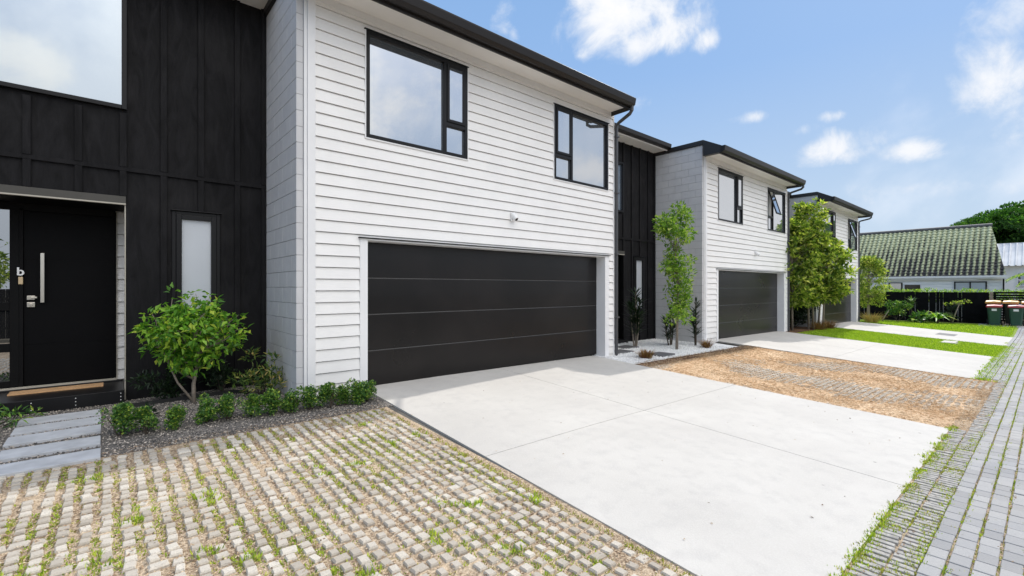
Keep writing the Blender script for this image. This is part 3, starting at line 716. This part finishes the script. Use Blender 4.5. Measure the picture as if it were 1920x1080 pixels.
bush('dark_shrub','low dark ground shrub between the porch step and the box shrubs',.28,6.4,rc(7,.09,.07,.03,.08,.05,.08),'leafDD',260,.05,.02)
bush('fern','bright green low fern in gravel left of the stepping slabs',-.86,6.85,rc(9,.12,.14,.04,.16,.06,.1),'leafDark',200,.07,.02)
# slim tall tree by second townhouse
cl=[]
for z,sp,r,n in ((3.2,.30,.18,5),(2.95,.34,.22,7),(2.65,.32,.22,6),(2.35,.16,.16,3),(2.1,.2,.2,4),(1.85,.30,.2,5),(1.6,.2,.18,3),(1.35,.22,.18,4),(1.1,.22,.20,5),(.85,.22,.18,3),(.6,.22,.15,2)):
    for _ in range(n):
        a=R.random()*6.3; cl.append((math.cos(a)*sp*R.random()**.5*1.3,math.sin(a)*sp*R.random()**.5,z+R.gauss(0,.07),r*R.uniform(.75,1.1)))
cl+=[(-.45,.1,1.93,.11),(.5,-.05,2.15,.15),(.35,0,.72,.15),(.45,0,1.55,.12),(.42,0,3.1,.1)]
tree('slim_tree','tall slim lime green tree in white gravel against the grey block wall','tree',(10.35,5.86,-.07),
 [[(0,0,-.03,.035),(.02,0,.8,.028),(.06,0,1.5,.024),(-.02,.02,2.3,.018),(.03,0,3.2,.008)]],cl,'leafTall',82,.115,.048,upb=.1)
def spiky(name,label,cat,x,y,stems,leaf,n,ll,lw,z=None,bark='barkd',droop=.1):
    T=empty(name,(x,y,g(x,y) if z is None else z),0,label,cat); mb=MB(); lf=MB()
    for (dx,dy,h,r,l0) in stems:
        mb.tube([(dx*.3,dy*.3,-.03),(dx*.8,dy*.8,h*.5),(dx,dy,h)],[r,r*.8,r*.5],7)
        for i in range(n):
            t=l0+(1-l0)*R.random(); a=R.random()*6.3; el=R.uniform(-.1,.9)+t*.4
            d=Vector((math.cos(a),math.sin(a),el)).normalized(); p=Vector((dx*(.3+.7*t),dy*(.3+.7*t),h*t)); l=ll*R.uniform(.7,1.1); w=lw
            sd=d.cross(Vector((0,0,1))).normalized()*w/2; q1=p+d*l*.5; q2=p+d*l+Vector((0,0,-droop*l))
            o=len(lf.v); lf.v+=[tuple(p-sd*.5),tuple(p+sd*.5),tuple(q1+sd),tuple(q1-sd),tuple(q2)]; lf.f+=[(o,o+1,o+2,o+3),(o+3,o+2,o+4)]
    mb.build('stem',M[bark],T); lf.build('leaves',M[leaf],T); return T
spiky('cordyline','dark spiky cordyline with bare stems in front of the black wall slot window','plant',9.95,6.75,[(.02,0,1.35,.025,.35),(-.12,.05,1.0,.02,.3),(.16,0,1.1,.02,.35),(.0,-.1,.8,.02,.3)],'leafDD',75,.34,.035,bark='bark')
spiky('cordyline','dark upright cordyline at the block wall just behind the slim tree','plant',10.9,6.35,[(0,0,1.0,.02,.2),(.15,.0,.7,.02,.2),(-.25,0,.65,.02,.2)],'leafDD',60,.3,.035)
spiky('cordyline','dark upright cordyline at the block wall corner right of the slim tree','plant',11.45,5.95,[(0,0,1.1,.02,.2),(.08,.1,.8,.02,.2)],'leafDD',70,.33,.035)
def sedge(label,x,y,h,leaf,n=160,sp=.1):
    mb=MB()
    for _ in range(n):
        a=R.random()*6.3; d=Vector((math.cos(a)*R.uniform(.1,1.3),math.sin(a)*R.uniform(.1,1.3),1)).normalized(); l=h*R.uniform(.7,1.15); s=R.random()*sp
        p=Vector((math.cos(a)*s,math.sin(a)*s,-.01)); sd=Vector((-math.sin(a),math.cos(a),0))*.004; q1=p+d*l*.6; q2=p+d*l+Vector((math.cos(a),math.sin(a),-.4))*l*.2
        o=len(mb.v); mb.v+=[tuple(p-sd),tuple(p+sd),tuple(q1+sd),tuple(q1-sd),tuple(q2)]; mb.f+=[(o,o+1,o+2,o+3),(o+3,o+2,o+4)]
    o=mb.build('sedge',M[leaf]); o.location=(x,y,g(x,y)); tag(o,label,'grass clump','ornamental sedge clumps'); return o
sedge('rusty brown sedge clump in white gravel nearest the first driveway',8.55,5.55,.22,'sedge',320,.13)
sedge('rusty brown sedge clump in white gravel at the foot of the grey block wall corner',11.35,5.62,.26,'sedge',220,.09)
sedge('brown sedge clump under the leafy trees beside the third driveway',21.6,5.7,.40,'sedge',300,.25)
sedge('brown sedge clump among dark stems under the leafy trees',20.4,5.7,.45,'sedge',300,.25)
sedge('golden sedge clump beside the far end of the third garage',27.95,5.6,.62,'sedgeY',420,.28)
# trees between second and third house
def leafytree(name,label,x,y,h,r,zlow,leaf,n,per,ll,lw,stems,skew=0,group=None):
    cl=[]
    for _ in range(n):
        t=R.random(); z=zlow+(h-zlow)*t; rad=r*(math.sin(math.pi*min(1,.12+.80*t))**.7); a=R.random()*6.3; q=R.random()**.45
        cl.append((math.cos(a)*rad*q+skew*t,math.sin(a)*rad*q,z,R.uniform(.10,.21)*r/.8))
    for _ in range(n//3):
        t=.15+.85*R.random(); a=R.random()*6.3; rad=r*(math.sin(math.pi*min(1,.12+.80*t))**.7)*R.uniform(1.0,1.25)
        cl.append((math.cos(a)*rad,math.sin(a)*rad,zlow+(h*1.03-zlow)*t,R.uniform(.07,.12)))
    tr=[[(sx,sy,-.05,.04),(sx*.8,sy*.8,h*.3,.033),(sx*.3,sy*.3,h*.6,.022),(skew*.7,0,h*.93,.008)] for sx,sy in stems]
    return tree(name,label,'tree',(x,y,g(x,y)),tr,cl,leaf,per,ll,lw,group=group,upb=.2)
G_='leafy trees between the far townhouses'
leafytree('leafy_tree','leafy olive green tree with thin pale stems close to the middle townhouse downpipe',18.95,6.15,3.9,.72,.95,'leafMag',100,85,.19,.085,[(0,0),(.25,.1),(-.2,.1)],0,G_)
leafytree('leafy_tree','tallest olive green tree with yellow tips, its top against the far block wall',20.05,5.95,4.7,.72,1.0,'leafMag',110,85,.19,.085,[(0,0),(.2,-.1)],0,G_)
leafytree('leafy_tree','leafy yellow-green tree leaning over the corner of the third garage door',21.0,5.55,3.3,.72,1.1,'leafMag',100,85,.19,.085,[(-.35,.1),(-.2,.3)],.0,G_)
bush('dark_shrub','dark understorey shrub beneath the leafy trees by the middle downpipe',19.1,6.85,rc(22,.3,.2,.2,1.5,.2,.3),'leafDD',70,.13,.05)
bush('dark_shrub','dark understorey shrub beneath the leafy trees near the third garage',20.6,6.6,rc(24,.45,.25,.2,1.5,.2,.35),'leafDD',70,.13,.05)
leafytree('leafy_tree','small round yellow-green tree past the downpipe of the farthest townhouse',28.9,5.9,3.2,.72,.85,'leafMag',80,90,.16,.06,[(0,0),(-.3,0)],0)
# far side of the lane, seen in the glass of the doors and windows
T=empty('board_fence',(-14,-5.6,g(0,-5)),0,'dark board fence on the far side of the lane, facing the garages','fence')
fb=MB()
for i in range(200): fb.box(i*.15,i*.15+.143,-.012,.012,0,1.6+R.uniform(-.01,.01))
fb.build('board',M['fence'],T); MB().box(0,30,-.06,-.014,.3,.38).box(0,30,-.06,-.014,1.25,1.33).build('rail',M['fence'],T)
leafytree('leafy_tree','bushy olive tree behind the fence across the lane, facing the front door',-4.2,-9.2,3.9,1.5,.8,'leafMag',50,40,.2,.09,[(0,0)],0)
# ------------------------------------------------------------------ back fence and planting
FX=35.3; fb=MB(); y=2.05
T=empty('board_fence',(FX,2.05,-.52),0,'black vertical board fence along the far lawn below the mossy roof','fence')
i=0
while y<11.5:
    fb.box(-.012+(i%2)*.012,.012+(i%2)*.012,y-2.05,y-2.05+(.150 if R.random()<.7 else .141),0,1.68+R.uniform(-.012,.012)); y+=.15; i+=1
fb.build('board',M['fence'],T)
MB().box(.03,.08,0,9.4,.25,.33).box(.03,.08,0,9.4,1.3,1.38).build('rail',M['fence'],T)
ps=MB()
for yy in range(0,10,2): ps.box(.08,.18,yy,yy+.1,0,1.6)
ps.build('post',M['fence'],T)
MB().box(-.02,.3,-.14,-.02,0,1.70).build('end_panel',M['fencerail'],T)
T=empty('slat_fence',(FX+.1,1.9,-.52),0,'black horizontal slat fence behind the wheelie bins','fence')
sl=MB()
for j in range(12): sl.box(-.015,.015,-7.0,0,.16+j*.132,.16+j*.132+.095)
sl.build('slat',M['fence'],T)
ps=MB()
for yy in (-7,-5.4,-3.6,-1.8,-.1): ps.box(.016,.1,yy,yy+.09,0,1.68)
ps.build('post',M['fence'],T)
mb=MB()
for _ in range(9000):
    y=R.uniform(-4,11); v=noise.noise(Vector((y*1.2,0,3))); z=R.uniform(.6,1.28+.22*max(0,v)); mb.leaf((FX+.5+R.uniform(0,.5),y,z),rv(),rv(),.12,.05)
tag(mb.build('hedge',M['leafTall']),'light green hedge tips showing above the black fence','hedge')
def fenceplants():
    x=34.2
    def pz(y): return -.52
    T=bush('broad_leaf_shrub','round-leaved shrub with reddish tips at the left of the fence planting',33.6,5.55,rc(18,.25,.22,.5,1.1,.13,.2),'leafDark',70,.13,.06)
    spiky('cordyline','slim spiky cordyline standing against the black fence behind the round shrub','plant',34.6,5.1,[(0,0,1.25,.02,.75),(.05,.1,1.0,.02,.7)],'leafDark',50,.42,.04)
    bush('broad_leaf_shrub','low plant with large bluish leaves in front of the black fence',33.9,4.55,rc(16,.42,.2,.12,.42,.13,.2),'leafDark',16,.30,.16)
    spiky('cycad','arching palm-like cycad in front of the black fence','plant',33.9,3.9,[(0,0,.25,.06,.8)],'leafA',60,.95,.11,droop=.35)
    T=tree('leaning_tree','leaning bare-stemmed small tree with a flat thin crown before the black fence','tree',(33.9,3.35,-.52),
     [[(0,.0,-.05,.03),(-.0,-.12,.5,.025),(0,-.28,1.05,.018)]],[(0,-.3,1.12,.2,.07),(0,-.55,1.2,.2,.06),(0,-.05,1.12,.2,.06),(0,.15,1.05,.15,.05)],'leafMag',30,.12,.05,'bark')
    T=tree('leaning_tree','short leaning bare stake-like stem with few leaves at the left of the fence','tree',(33.2,6.2,-.5),
     [[(0,0,-.05,.03),(0,-.15,.3,.025),(0,-.32,.62,.018)]],[(0,-.35,.66,.08,.05),(.05,.2,.14,.2,.07)],'leafDark',30,.1,.04,'bark')
    bush('broad_leaf_shrub','thin dark shrub between the cycad and the leaning tree',34.6,3.45,rc(10,.2,.15,.3,.95,.1,.15),'leafDD',70,.13,.05)
fenceplants()
# ------------------------------------------------------------------ wheelie bins
def wheelie(body,lid,labelled):
    T=empty('wheelie_bin'); m_=MB()
    rings=[(0.03,.19,.20),(.5,.225,.25),(.93,.25,.29),(.935,.275,.32),(.985,.275,.32)]
    o=0
    for z,hy,hx in rings:
        c=.05
        for x,y in ((-hx,-hy+c),(-hx+c,-hy),(hx-c,-hy),(hx,-hy+c),(hx,hy-c),(hx-c,hy),(-hx+c,hy),(-hx,hy-c)): m_.v.append((x,y,z))
    for r in range(len(rings)-1):
        for j in range(8): m_.f.append((r*8+j,r*8+(j+1)%8,(r+1)*8+(j+1)%8,(r+1)*8+j))
    m_.f.append(tuple(range(8))[::-1]); m_.f.append(tuple(range(32,40)))
    m_.box(.30,.40,-.24,-.20,.88,.96).box(.30,.40,.20,.24,.88,.96)
    m_.build('body',M[body],T)
    l=MB(); ny=6
    for i in range(7):
        t=i/6; x=-.35+.72*t; z=.995+.075*math.sin(math.pi*min(1,t*.8+.12))
        for (y,dz) in ((-.29,-.03),(-.26,0),(0,.02),(.26,0),(.29,-.03)): l.v.append((x,y,z+dz))
    for i in range(6):
        for j in range(4): l.f.append((i*5+j,(i+1)*5+j,(i+1)*5+j+1,i*5+j+1))
    l.quad((-.35,-.29,.94),(-.35,.29,.94),(-.35,.26,1.02),(-.35,-.26,1.02)); l.box(-.36,-.30,-.29,.29,.965,.99)
    l.build('lid',M[lid],T)
    MB().tube([(.40,-.22,.93),(.40,.22,.93)],.017,8).build('handle',M['rubber'],T)
    for s in (-1,1): MB().tube([(.20,s*.22,.10),(.20,s*.27,.10)],.10,14).build('wheel',M['rubber'],T)
    if labelled: MB().box(-.300,-.284,-.09,.09,.76,.87).build('sticker',M['whiteplastic'],T)
    return T
def dupbin(root):
    r=root.copy(); COL.objects.link(r)
    for ch in root.children:
        c=ch.copy(); COL.objects.link(c); c.parent=r
    return r
A=wheelie('binbody','red',True); B=wheelie('binblack','yellow',False)
A.scale=(1,1,.97); B.scale=(1,1,1.13)
GB='wheelie bins on the pad by the fence'
zb=-.50
A.location=(34.05,1.78,zb); tag(A,'green wheelie bin with red lid, next to the end of the black board fence','wheelie bin',GB)
A2=dupbin(A); A2.location=(34.05,1.03,zb); tag(A2,'green wheelie bin with red lid, standing nearest the lane','wheelie bin',GB)
B.location=(34.85,1.86,zb+.03); tag(B,'black wheelie bin with yellow lid behind the fence-side red-lidded bin','wheelie bin',GB)
B2=dupbin(B); B2.location=(34.85,1.24,zb+.03); tag(B2,'black wheelie bin with yellow lid behind the gap between the red-lidded bins','wheelie bin',GB)
B3=dupbin(B); B3.location=(34.87,.60,zb+.02); tag(B3,'black wheelie bin with yellow lid at the right edge nearest the lane','wheelie bin',GB)
# ------------------------------------------------------------------ neighbour house with mossy tiles
m,nt,b=nmat('mossy_tiles'); p=pos(nt)
a=noise_(nt,9,8,None,.8); b2=noise_(nt,1.1,4); sep=N(nt,'ShaderNodeSeparateXYZ'); L(nt,p,sep.inputs[0])
hm=N(nt,'ShaderNodeMapRange'); hm.inputs[1].default_value=2.1; hm.inputs[2].default_value=5.2; hm.inputs[3].default_value=-.15; hm.inputs[4].default_value=.13; L(nt,sep.outputs[2],hm.inputs[0])
# lichen sits on the rolls, not in the pans
wv=N(nt,'ShaderNodeMath',operation='MULTIPLY'); L(nt,sep.outputs[1],wv.inputs[0]); wv.inputs[1].default_value=2*math.pi/.26
sn=N(nt,'ShaderNodeMath',operation='SINE'); L(nt,wv.outputs[0],sn.inputs[0])
s1=N(nt,'ShaderNodeMath',operation='MULTIPLY_ADD'); L(nt,sn.outputs[0],s1.inputs[0]); s1.inputs[1].default_value=.115; L(nt,a.outputs[0],s1.inputs[2])
s2=N(nt,'ShaderNodeMath',operation='ADD'); L(nt,s1.outputs[0],s2.inputs[0]); L(nt,hm.outputs[0],s2.inputs[1])
s3=N(nt,'ShaderNodeMath',operation='MULTIPLY_ADD'); L(nt,b2.outputs[0],s3.inputs[0]); s3.inputs[1].default_value=.25; L(nt,s2.outputs[0],s3.inputs[2])
L(nt,ramp(nt,s3.outputs[0],[(.48,(.030,.029,.031)),(.55,(.12,.12,.095)),(.63,(.36,.385,.22)),(.9,(.50,.53,.36))]),b.inputs['Base Color'])
b.inputs['Roughness'].default_value=.95; bump(nt,b,a.outputs[0],.02); M['moss']=m
T=empty('neighbour_house',(0,0,0),0,'low white neighbour house under a steep mossy green tiled roof behind the fence','house')
ey0,ey1=1.55,15.; ry0,ry1=2.35,14.4
mb=MB(); nc=17; nyy=420
rows=[]
for c in range(nc):
    for e in (0,1):
        t=(c+e*.999)/nc; lift=.045 if e==0 else 0
        row=len(mb.v)
        for j in range(nyy+1):
            s=j/nyy; ya=ey0+(ey1-ey0)*s; yb=ry0+(ry1-ry0)*s; y=ya+(yb-ya)*t
            w=.035*math.sin(2*math.pi*y/.26)
            mb.v.append((38.75+3.3*t-.6*(lift+w),y,2.10+3.22*t+.7*(lift+w)))
        rows.append(row)
for a_,b_ in zip(rows,rows[1:]):
    for j in range(nyy): mb.f.append((a_+j,a_+j+1,b_+j+1,b_+j))
rf=mb.build('roof',M['moss'],T)
MB().quad((42.05,ry0,5.3),(42.05,ry1,5.3),(45.4,ey1,2.1),(45.4,3.0,2.1)).build('roof_back',M['moss'],rf)
rt=MB()
for j in range(36): 
    y=ry0-.05+j*.335; rt.tube([(42.05,y,5.34),(42.05,y+.36,5.36)],[.13,.11],8)
rt.build('ridge_tile',M['slabdark'],rf)
MB().box(38.66,38.72,1.5,15,2.0,2.12).box(38.75,38.8,1.6,15,1.92,2.0).build('gutter',M['trim'],T)
wl=boards(MB(),1.75,15,-.6,2.0,[],lambda a,o,z:(39.0-o,a,z),.19); wl.quad((39.0,1.75,-.6),(45,3.2,-.6),(45,3.2,2.1),(39,1.75,2.1)); wl.add([(39.0,1.75,2.1),(45.0,3.2,2.1),(42.05,2.6,5.1)],[(0,1,2)])
wl.build('wall',M['farwall'],T)
MB().tube([(38.93,1.68,2.0),(38.93,1.68,-.5)],.04,8).build('downpipe',M['alu'],T)
def hw(y0,y1,z0,z1,gm,mull=True,fm='alu'):
    f=MB(); X=38.93
    f.box(X-.03,X+.05,y0,y0+.06,z0,z1).box(X-.03,X+.05,y1-.06,y1,z0,z1).box(X-.03,X+.05,y0+.06,y1-.06,z1-.06,z1).box(X-.03,X+.05,y0+.06,y1-.06,z0,z0+.06)
    if mull: f.box(X-.03,X+.05,(y0+y1)/2-.03,(y0+y1)/2+.03,z0+.06,z1-.06)
    w=f.build('window',M[fm],T); MB().box(X,X+.02,y0+.06,y1-.06,z0+.06,z1-.06).build('pane',M[gm],w)
hw(2.35,3.75,.5,1.78,'frost'); hw(5.25,6.15,.4,1.66,'lens',False,'trim'); hw(6.2,6.9,.4,1.75,'glassdark',False); hw(7.9,9.2,.6,1.68,'lens',False)
# corrugated-roof house further right
m,nt,b=nmat('white_corrugated'); b.inputs['Base Color'].default_value=(.66,.67,.67,1); b.inputs['Roughness'].default_value=.5
n=noise_(nt,1.5,5); L(nt,ramp(nt,n.outputs[0],[(.3,(.58,.59,.60)),(.7,(.72,.72,.72))]),b.inputs['Base Color']); M['corr']=m
T=empty('neighbour_house',(0,0,0),0,'pale far house with white ribbed metal roof right of the mossy roof','house')
mb=MB(); nyy=90; r0=len(mb.v)
for t in (0,1):
    for j in range(nyy*4+1):
        y=-12+15.2*j/(nyy*4); ph=(j%8); w=.05 if ph in(0,1) else 0; mb.v.append((49.6+2.2*t-w,y,3.0+1.75*t+w))
n_=nyy*4+1
for j in range(n_-1): mb.f.append((j,j+1,n_+j+1,n_+j))
mb.build('roof',M['corr'],T)
MB().box(50.0,58,-11.8,2.9,-.6,3.02).build('wall',M['farwall'],T)
MB().box(51.75,51.95,-12,3.2,4.68,4.8).build('ridge_capping',M['trim'],T)
MB().tube([(51.5,2.9,4.0),(51.5,2.9,5.2)],.1,8).build('vent_pipe',M['trim'],T)
f=MB().box(49.93,50.0,.55,1.5,1.5,2.55); w=f.build('window',M['trim'],T)
gm=MB()
for a_ in (0,1):
    for c_ in (0,1): gm.box(49.915,49.93,.62+a_*.42,.62+a_*.42+.37,1.57+c_*.48,1.57+c_*.48+.42)
gm.build('pane',M['glassdark'],w)
# big tree
cl=[]
for _ in range(110):
    a=R.random()*6.3; rr=6.0*R.random()**.5; z=7.0+3.0*math.sqrt(max(0,1-(rr/6.3)**2))*R.uniform(.1,1)-.8*R.random(); cl.append((math.cos(a)*rr,math.sin(a)*rr,z,R.uniform(.8,1.5),R.uniform(.4,.7)))
for _ in range(30):
    a=R.random()*6.3; cl.append((math.cos(a)*3.5,math.sin(a)*3.5,R.uniform(4.5,6.5),1.2,.9))
tree('spreading_tree','large spreading dark green tree rising behind the far roofs','tree',(64,-.3,-.6),
 [[(0,0,-.3,.5),(.2,0,2.5,.4),(-.3,.5,5,.25),(-1,2,7.5,.12)],[(0,0,2.2,.35),(.8,-1.5,5,.2),(1,-3,7.5,.1)],[(0,0,2.5,.3),(-1.5,-.5,6,.15)]],cl,'leafBig',16,.30,.16,'barkd',upb=.5)
# palm
T=empty('palm',(39.0,-.35,-.5),0,'palm with drooping feather fronds at the right edge behind the slat fence','palm')
MB().tube([(0,0,0),(.05,0,1.2),(0,0,2.4)],[.16,.13,.12],10).build('trunk',M['barkd'],T)
fr=MB()
for i in range(22):
    a=i*2.4+R.uniform(-.2,.2); el=R.uniform(.1,1.1); p=Vector((0,0,2.4)); d=Vector((math.cos(a),math.sin(a),el)).normalized()
    for s in range(16):
        q=p+d*.14; d=(d+Vector((0,0,-.11))).normalized(); sd=d.cross(Vector((0,0,1))).normalized()
        for sg in (-1,1):
            for h in (0,.5): fr.leaf(p.lerp(q,h),sd*sg+d*.7+Vector((0,0,-.35)),Vector((0,0,1)),.42*(1-abs(s-7)/12),.03)
        fr.quad(tuple(p-sd*.012),tuple(p+sd*.012),tuple(q+sd*.012),tuple(q-sd*.012)); p=q
fr.build('fronds',M['leafTall'],T)
# ------------------------------------------------------------------ light
SUN=Vector((5.6,.6,5.1)).normalized()
sl=bpy.data.lights.new('sun','SUN'); sl.energy=2.7; sl.angle=math.radians(.6); sl.color=(1,.955,.89)
so=bpy.data.objects.new('sun',sl); COL.objects.link(so); so.rotation_euler=SUN.to_track_quat('Z','Y').to_euler()
w=bpy.data.worlds.new('World'); sc.world=w; w.use_nodes=True; nt=w.node_tree; nt.nodes.clear()
out=N(nt,'ShaderNodeOutputWorld'); bg=N(nt,'ShaderNodeBackground'); L(nt,bg.outputs[0],out.inputs[0]); bg.inputs[1].default_value=.15
sky=N(nt,'ShaderNodeTexSky',sky_type='NISHITA'); sky.sun_disc=False; sky.sun_elevation=math.asin(SUN.z); sky.sun_rotation=math.atan2(SUN.x,SUN.y)
sky.air_density=1.0; sky.dust_density=.8; sky.ozone_density=1.0
tc=N(nt,'ShaderNodeTexCoord'); dirv=tc.outputs['Generated']
nz=N(nt,'ShaderNodeVectorMath',operation='NORMALIZE'); L(nt,dirv,nz.inputs[0]); D=nz.outputs[0]
def vm(op,a,b_):
    n=N(nt,'ShaderNodeVectorMath',operation=op); L(nt,a,n.inputs[0])
    if isinstance(b_,(tuple,Vector)): n.inputs[1].default_value=tuple(b_)
    else: L(nt,b_,n.inputs[1])
    return n
def mt(op,a,b_=None,c=None,cl=False):
    n=N(nt,'ShaderNodeMath',operation=op); n.use_clamp=cl
    for i,v in enumerate((a,b_,c)):
        if v is None: continue
        if isinstance(v,(int,float)): n.inputs[i].default_value=v
        else: L(nt,v,n.inputs[i])
    return n.outputs[0]
sp=N(nt,'ShaderNodeSeparateXYZ'); L(nt,D,sp.inputs[0]); zc=sp.outputs[2]
n1=noise_(nt,9,9,D,.62,.3); n2=noise_(nt,3.2,6,D,.55,.2)
# cumulus puffs: direction, horizontal and vertical angular radius, density
def refl(px_,py_):
    d=raydir(px_,py_); return Vector((d.x,-d.y,d.z))
puffs=[(raydir(1165,30),.13,.06,.80),(raydir(1235,70),.10,.045,.78),(raydir(1325,75),.035,.028,.72),(raydir(1090,15),.06,.045,.62),(raydir(950,25),.035,.05,.58),(raydir(965,60),.02,.03,.5),
 (raydir(1410,220),.05,.016,.68),(raydir(1555,275),.085,.030,.68),(raydir(1500,245),.035,.02,.58),(raydir(1708,282),.05,.02,.70),(raydir(1560,218),.03,.012,.5),(raydir(1208,195),.035,.022,.6),
 (raydir(1885,140),.06,.10,.66),(raydir(1900,30),.05,.05,.66),(raydir(1600,285),.05,.02,.55),(raydir(1470,225),.04,.012,.5),(raydir(1730,290),.05,.012,.5),(raydir(1690,355),.07,.016,.5),(raydir(1560,370),.22,.03,.40),(raydir(1800,350),.15,.025,.38),
 (refl(40,110),.12,.05,.68),(refl(160,120),.06,.03,.55),(refl(1110,320),.10,.05,.7),(refl(1365,385),.16,.10,1.5),(refl(1455,410),.14,.10,1.3),(refl(740,200),.30,.16,.50)]
acc=None
for d,rh,rvv,amp in puffs:
    h=Vector((d.y,-d.x,0)).normalized(); v=h.cross(d)
    if v.z<0: v=-v
    df=vm('SUBTRACT',D,d).outputs[0]
    a=mt('DIVIDE',vm('DOT_PRODUCT',df,h).outputs['Value'],rh); b_=mt('DIVIDE',vm('DOT_PRODUCT',df,v).outputs['Value'],rvv); c=vm('DOT_PRODUCT',df,d).outputs['Value']
    r2=mt('ADD',mt('ADD',mt('MULTIPLY',a,a),mt('MULTIPLY',b_,b_)),mt('MULTIPLY',mt('MULTIPLY',c,c),40))
    f=mt('MULTIPLY',mt('EXPONENT',mt('MULTIPLY',r2,-1.)),amp)
    acc=f if acc is None else mt('MAXIMUM',acc,f)
body=mt('MULTIPLY_ADD',mt('SUBTRACT',n1.outputs[0],.5),1.9,acc)
mask1=ramp(nt,mt('MULTIPLY',body,ramp(nt,acc,[(.03,0.),(.22,1.)])),[(.26,0.),(.80,1.)],'EASE')
# broad high haze and cloud elsewhere (mostly away from the sun side)
side=mt('MULTIPLY',sp.outputs[1],-.20)
m2=ramp(nt,mt('ADD',mt('ADD',n2.outputs[0],side),.0),[(.52,0.),(.74,1.)],'EASE')
low=ramp(nt,zc,[(.0,.80),(.12,.45),(.35,.16),(.7,.05)])
skyc=mixc(nt,1.,sky.outputs[0],(.30,.30,.30),'MULTIPLY')
gradc=ramp(nt,zc,[(0.,(.60,.72,.86)),(.16,(.50,.66,.87)),(.40,(.31,.52,.88)),(.7,(.24,.45,.82))])
gs=N(nt,'ShaderNodeVectorMath',operation='SCALE'); L(nt,gradc,gs.inputs[0]); gs.inputs['Scale'].default_value=6.2
base=mixc(nt,.82,skyc,gs.outputs[0])
base=mixc(nt,mt('MULTIPLY',m2,.5),base,(5.4,5.7,6.2))
cloudc=mixc(nt,ramp(nt,body,[(.5,0.),(1.1,1.)]),(4.6,4.95,5.5),(5.75,5.75,5.85))
fin=mixc(nt,mask1,base,cloudc)
# added sky glow, high and unseen behind the camera, lifts the shaded house fronts
fill_dir=Vector((.0,-.58,.82)).normalized()
fill_amt=mt('MULTIPLY',mt('EXPONENT',mt('MULTIPLY',mt('SUBTRACT',1.,vm('DOT_PRODUCT',D,fill_dir).outputs['Value']),-8.)),ramp(nt,n2.outputs[0],[(.3,.7),(.65,1.)]))
fill_col=N(nt,'ShaderNodeVectorMath',operation='SCALE'); fill_col.inputs[0].default_value=(25.5,23.2,19.8); L(nt,fill_amt,fill_col.inputs['Scale'])
fin=mixc(nt,1.,fin,fill_col.outputs[0],'ADD')
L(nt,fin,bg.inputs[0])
sc.cycles.max_bounces=8
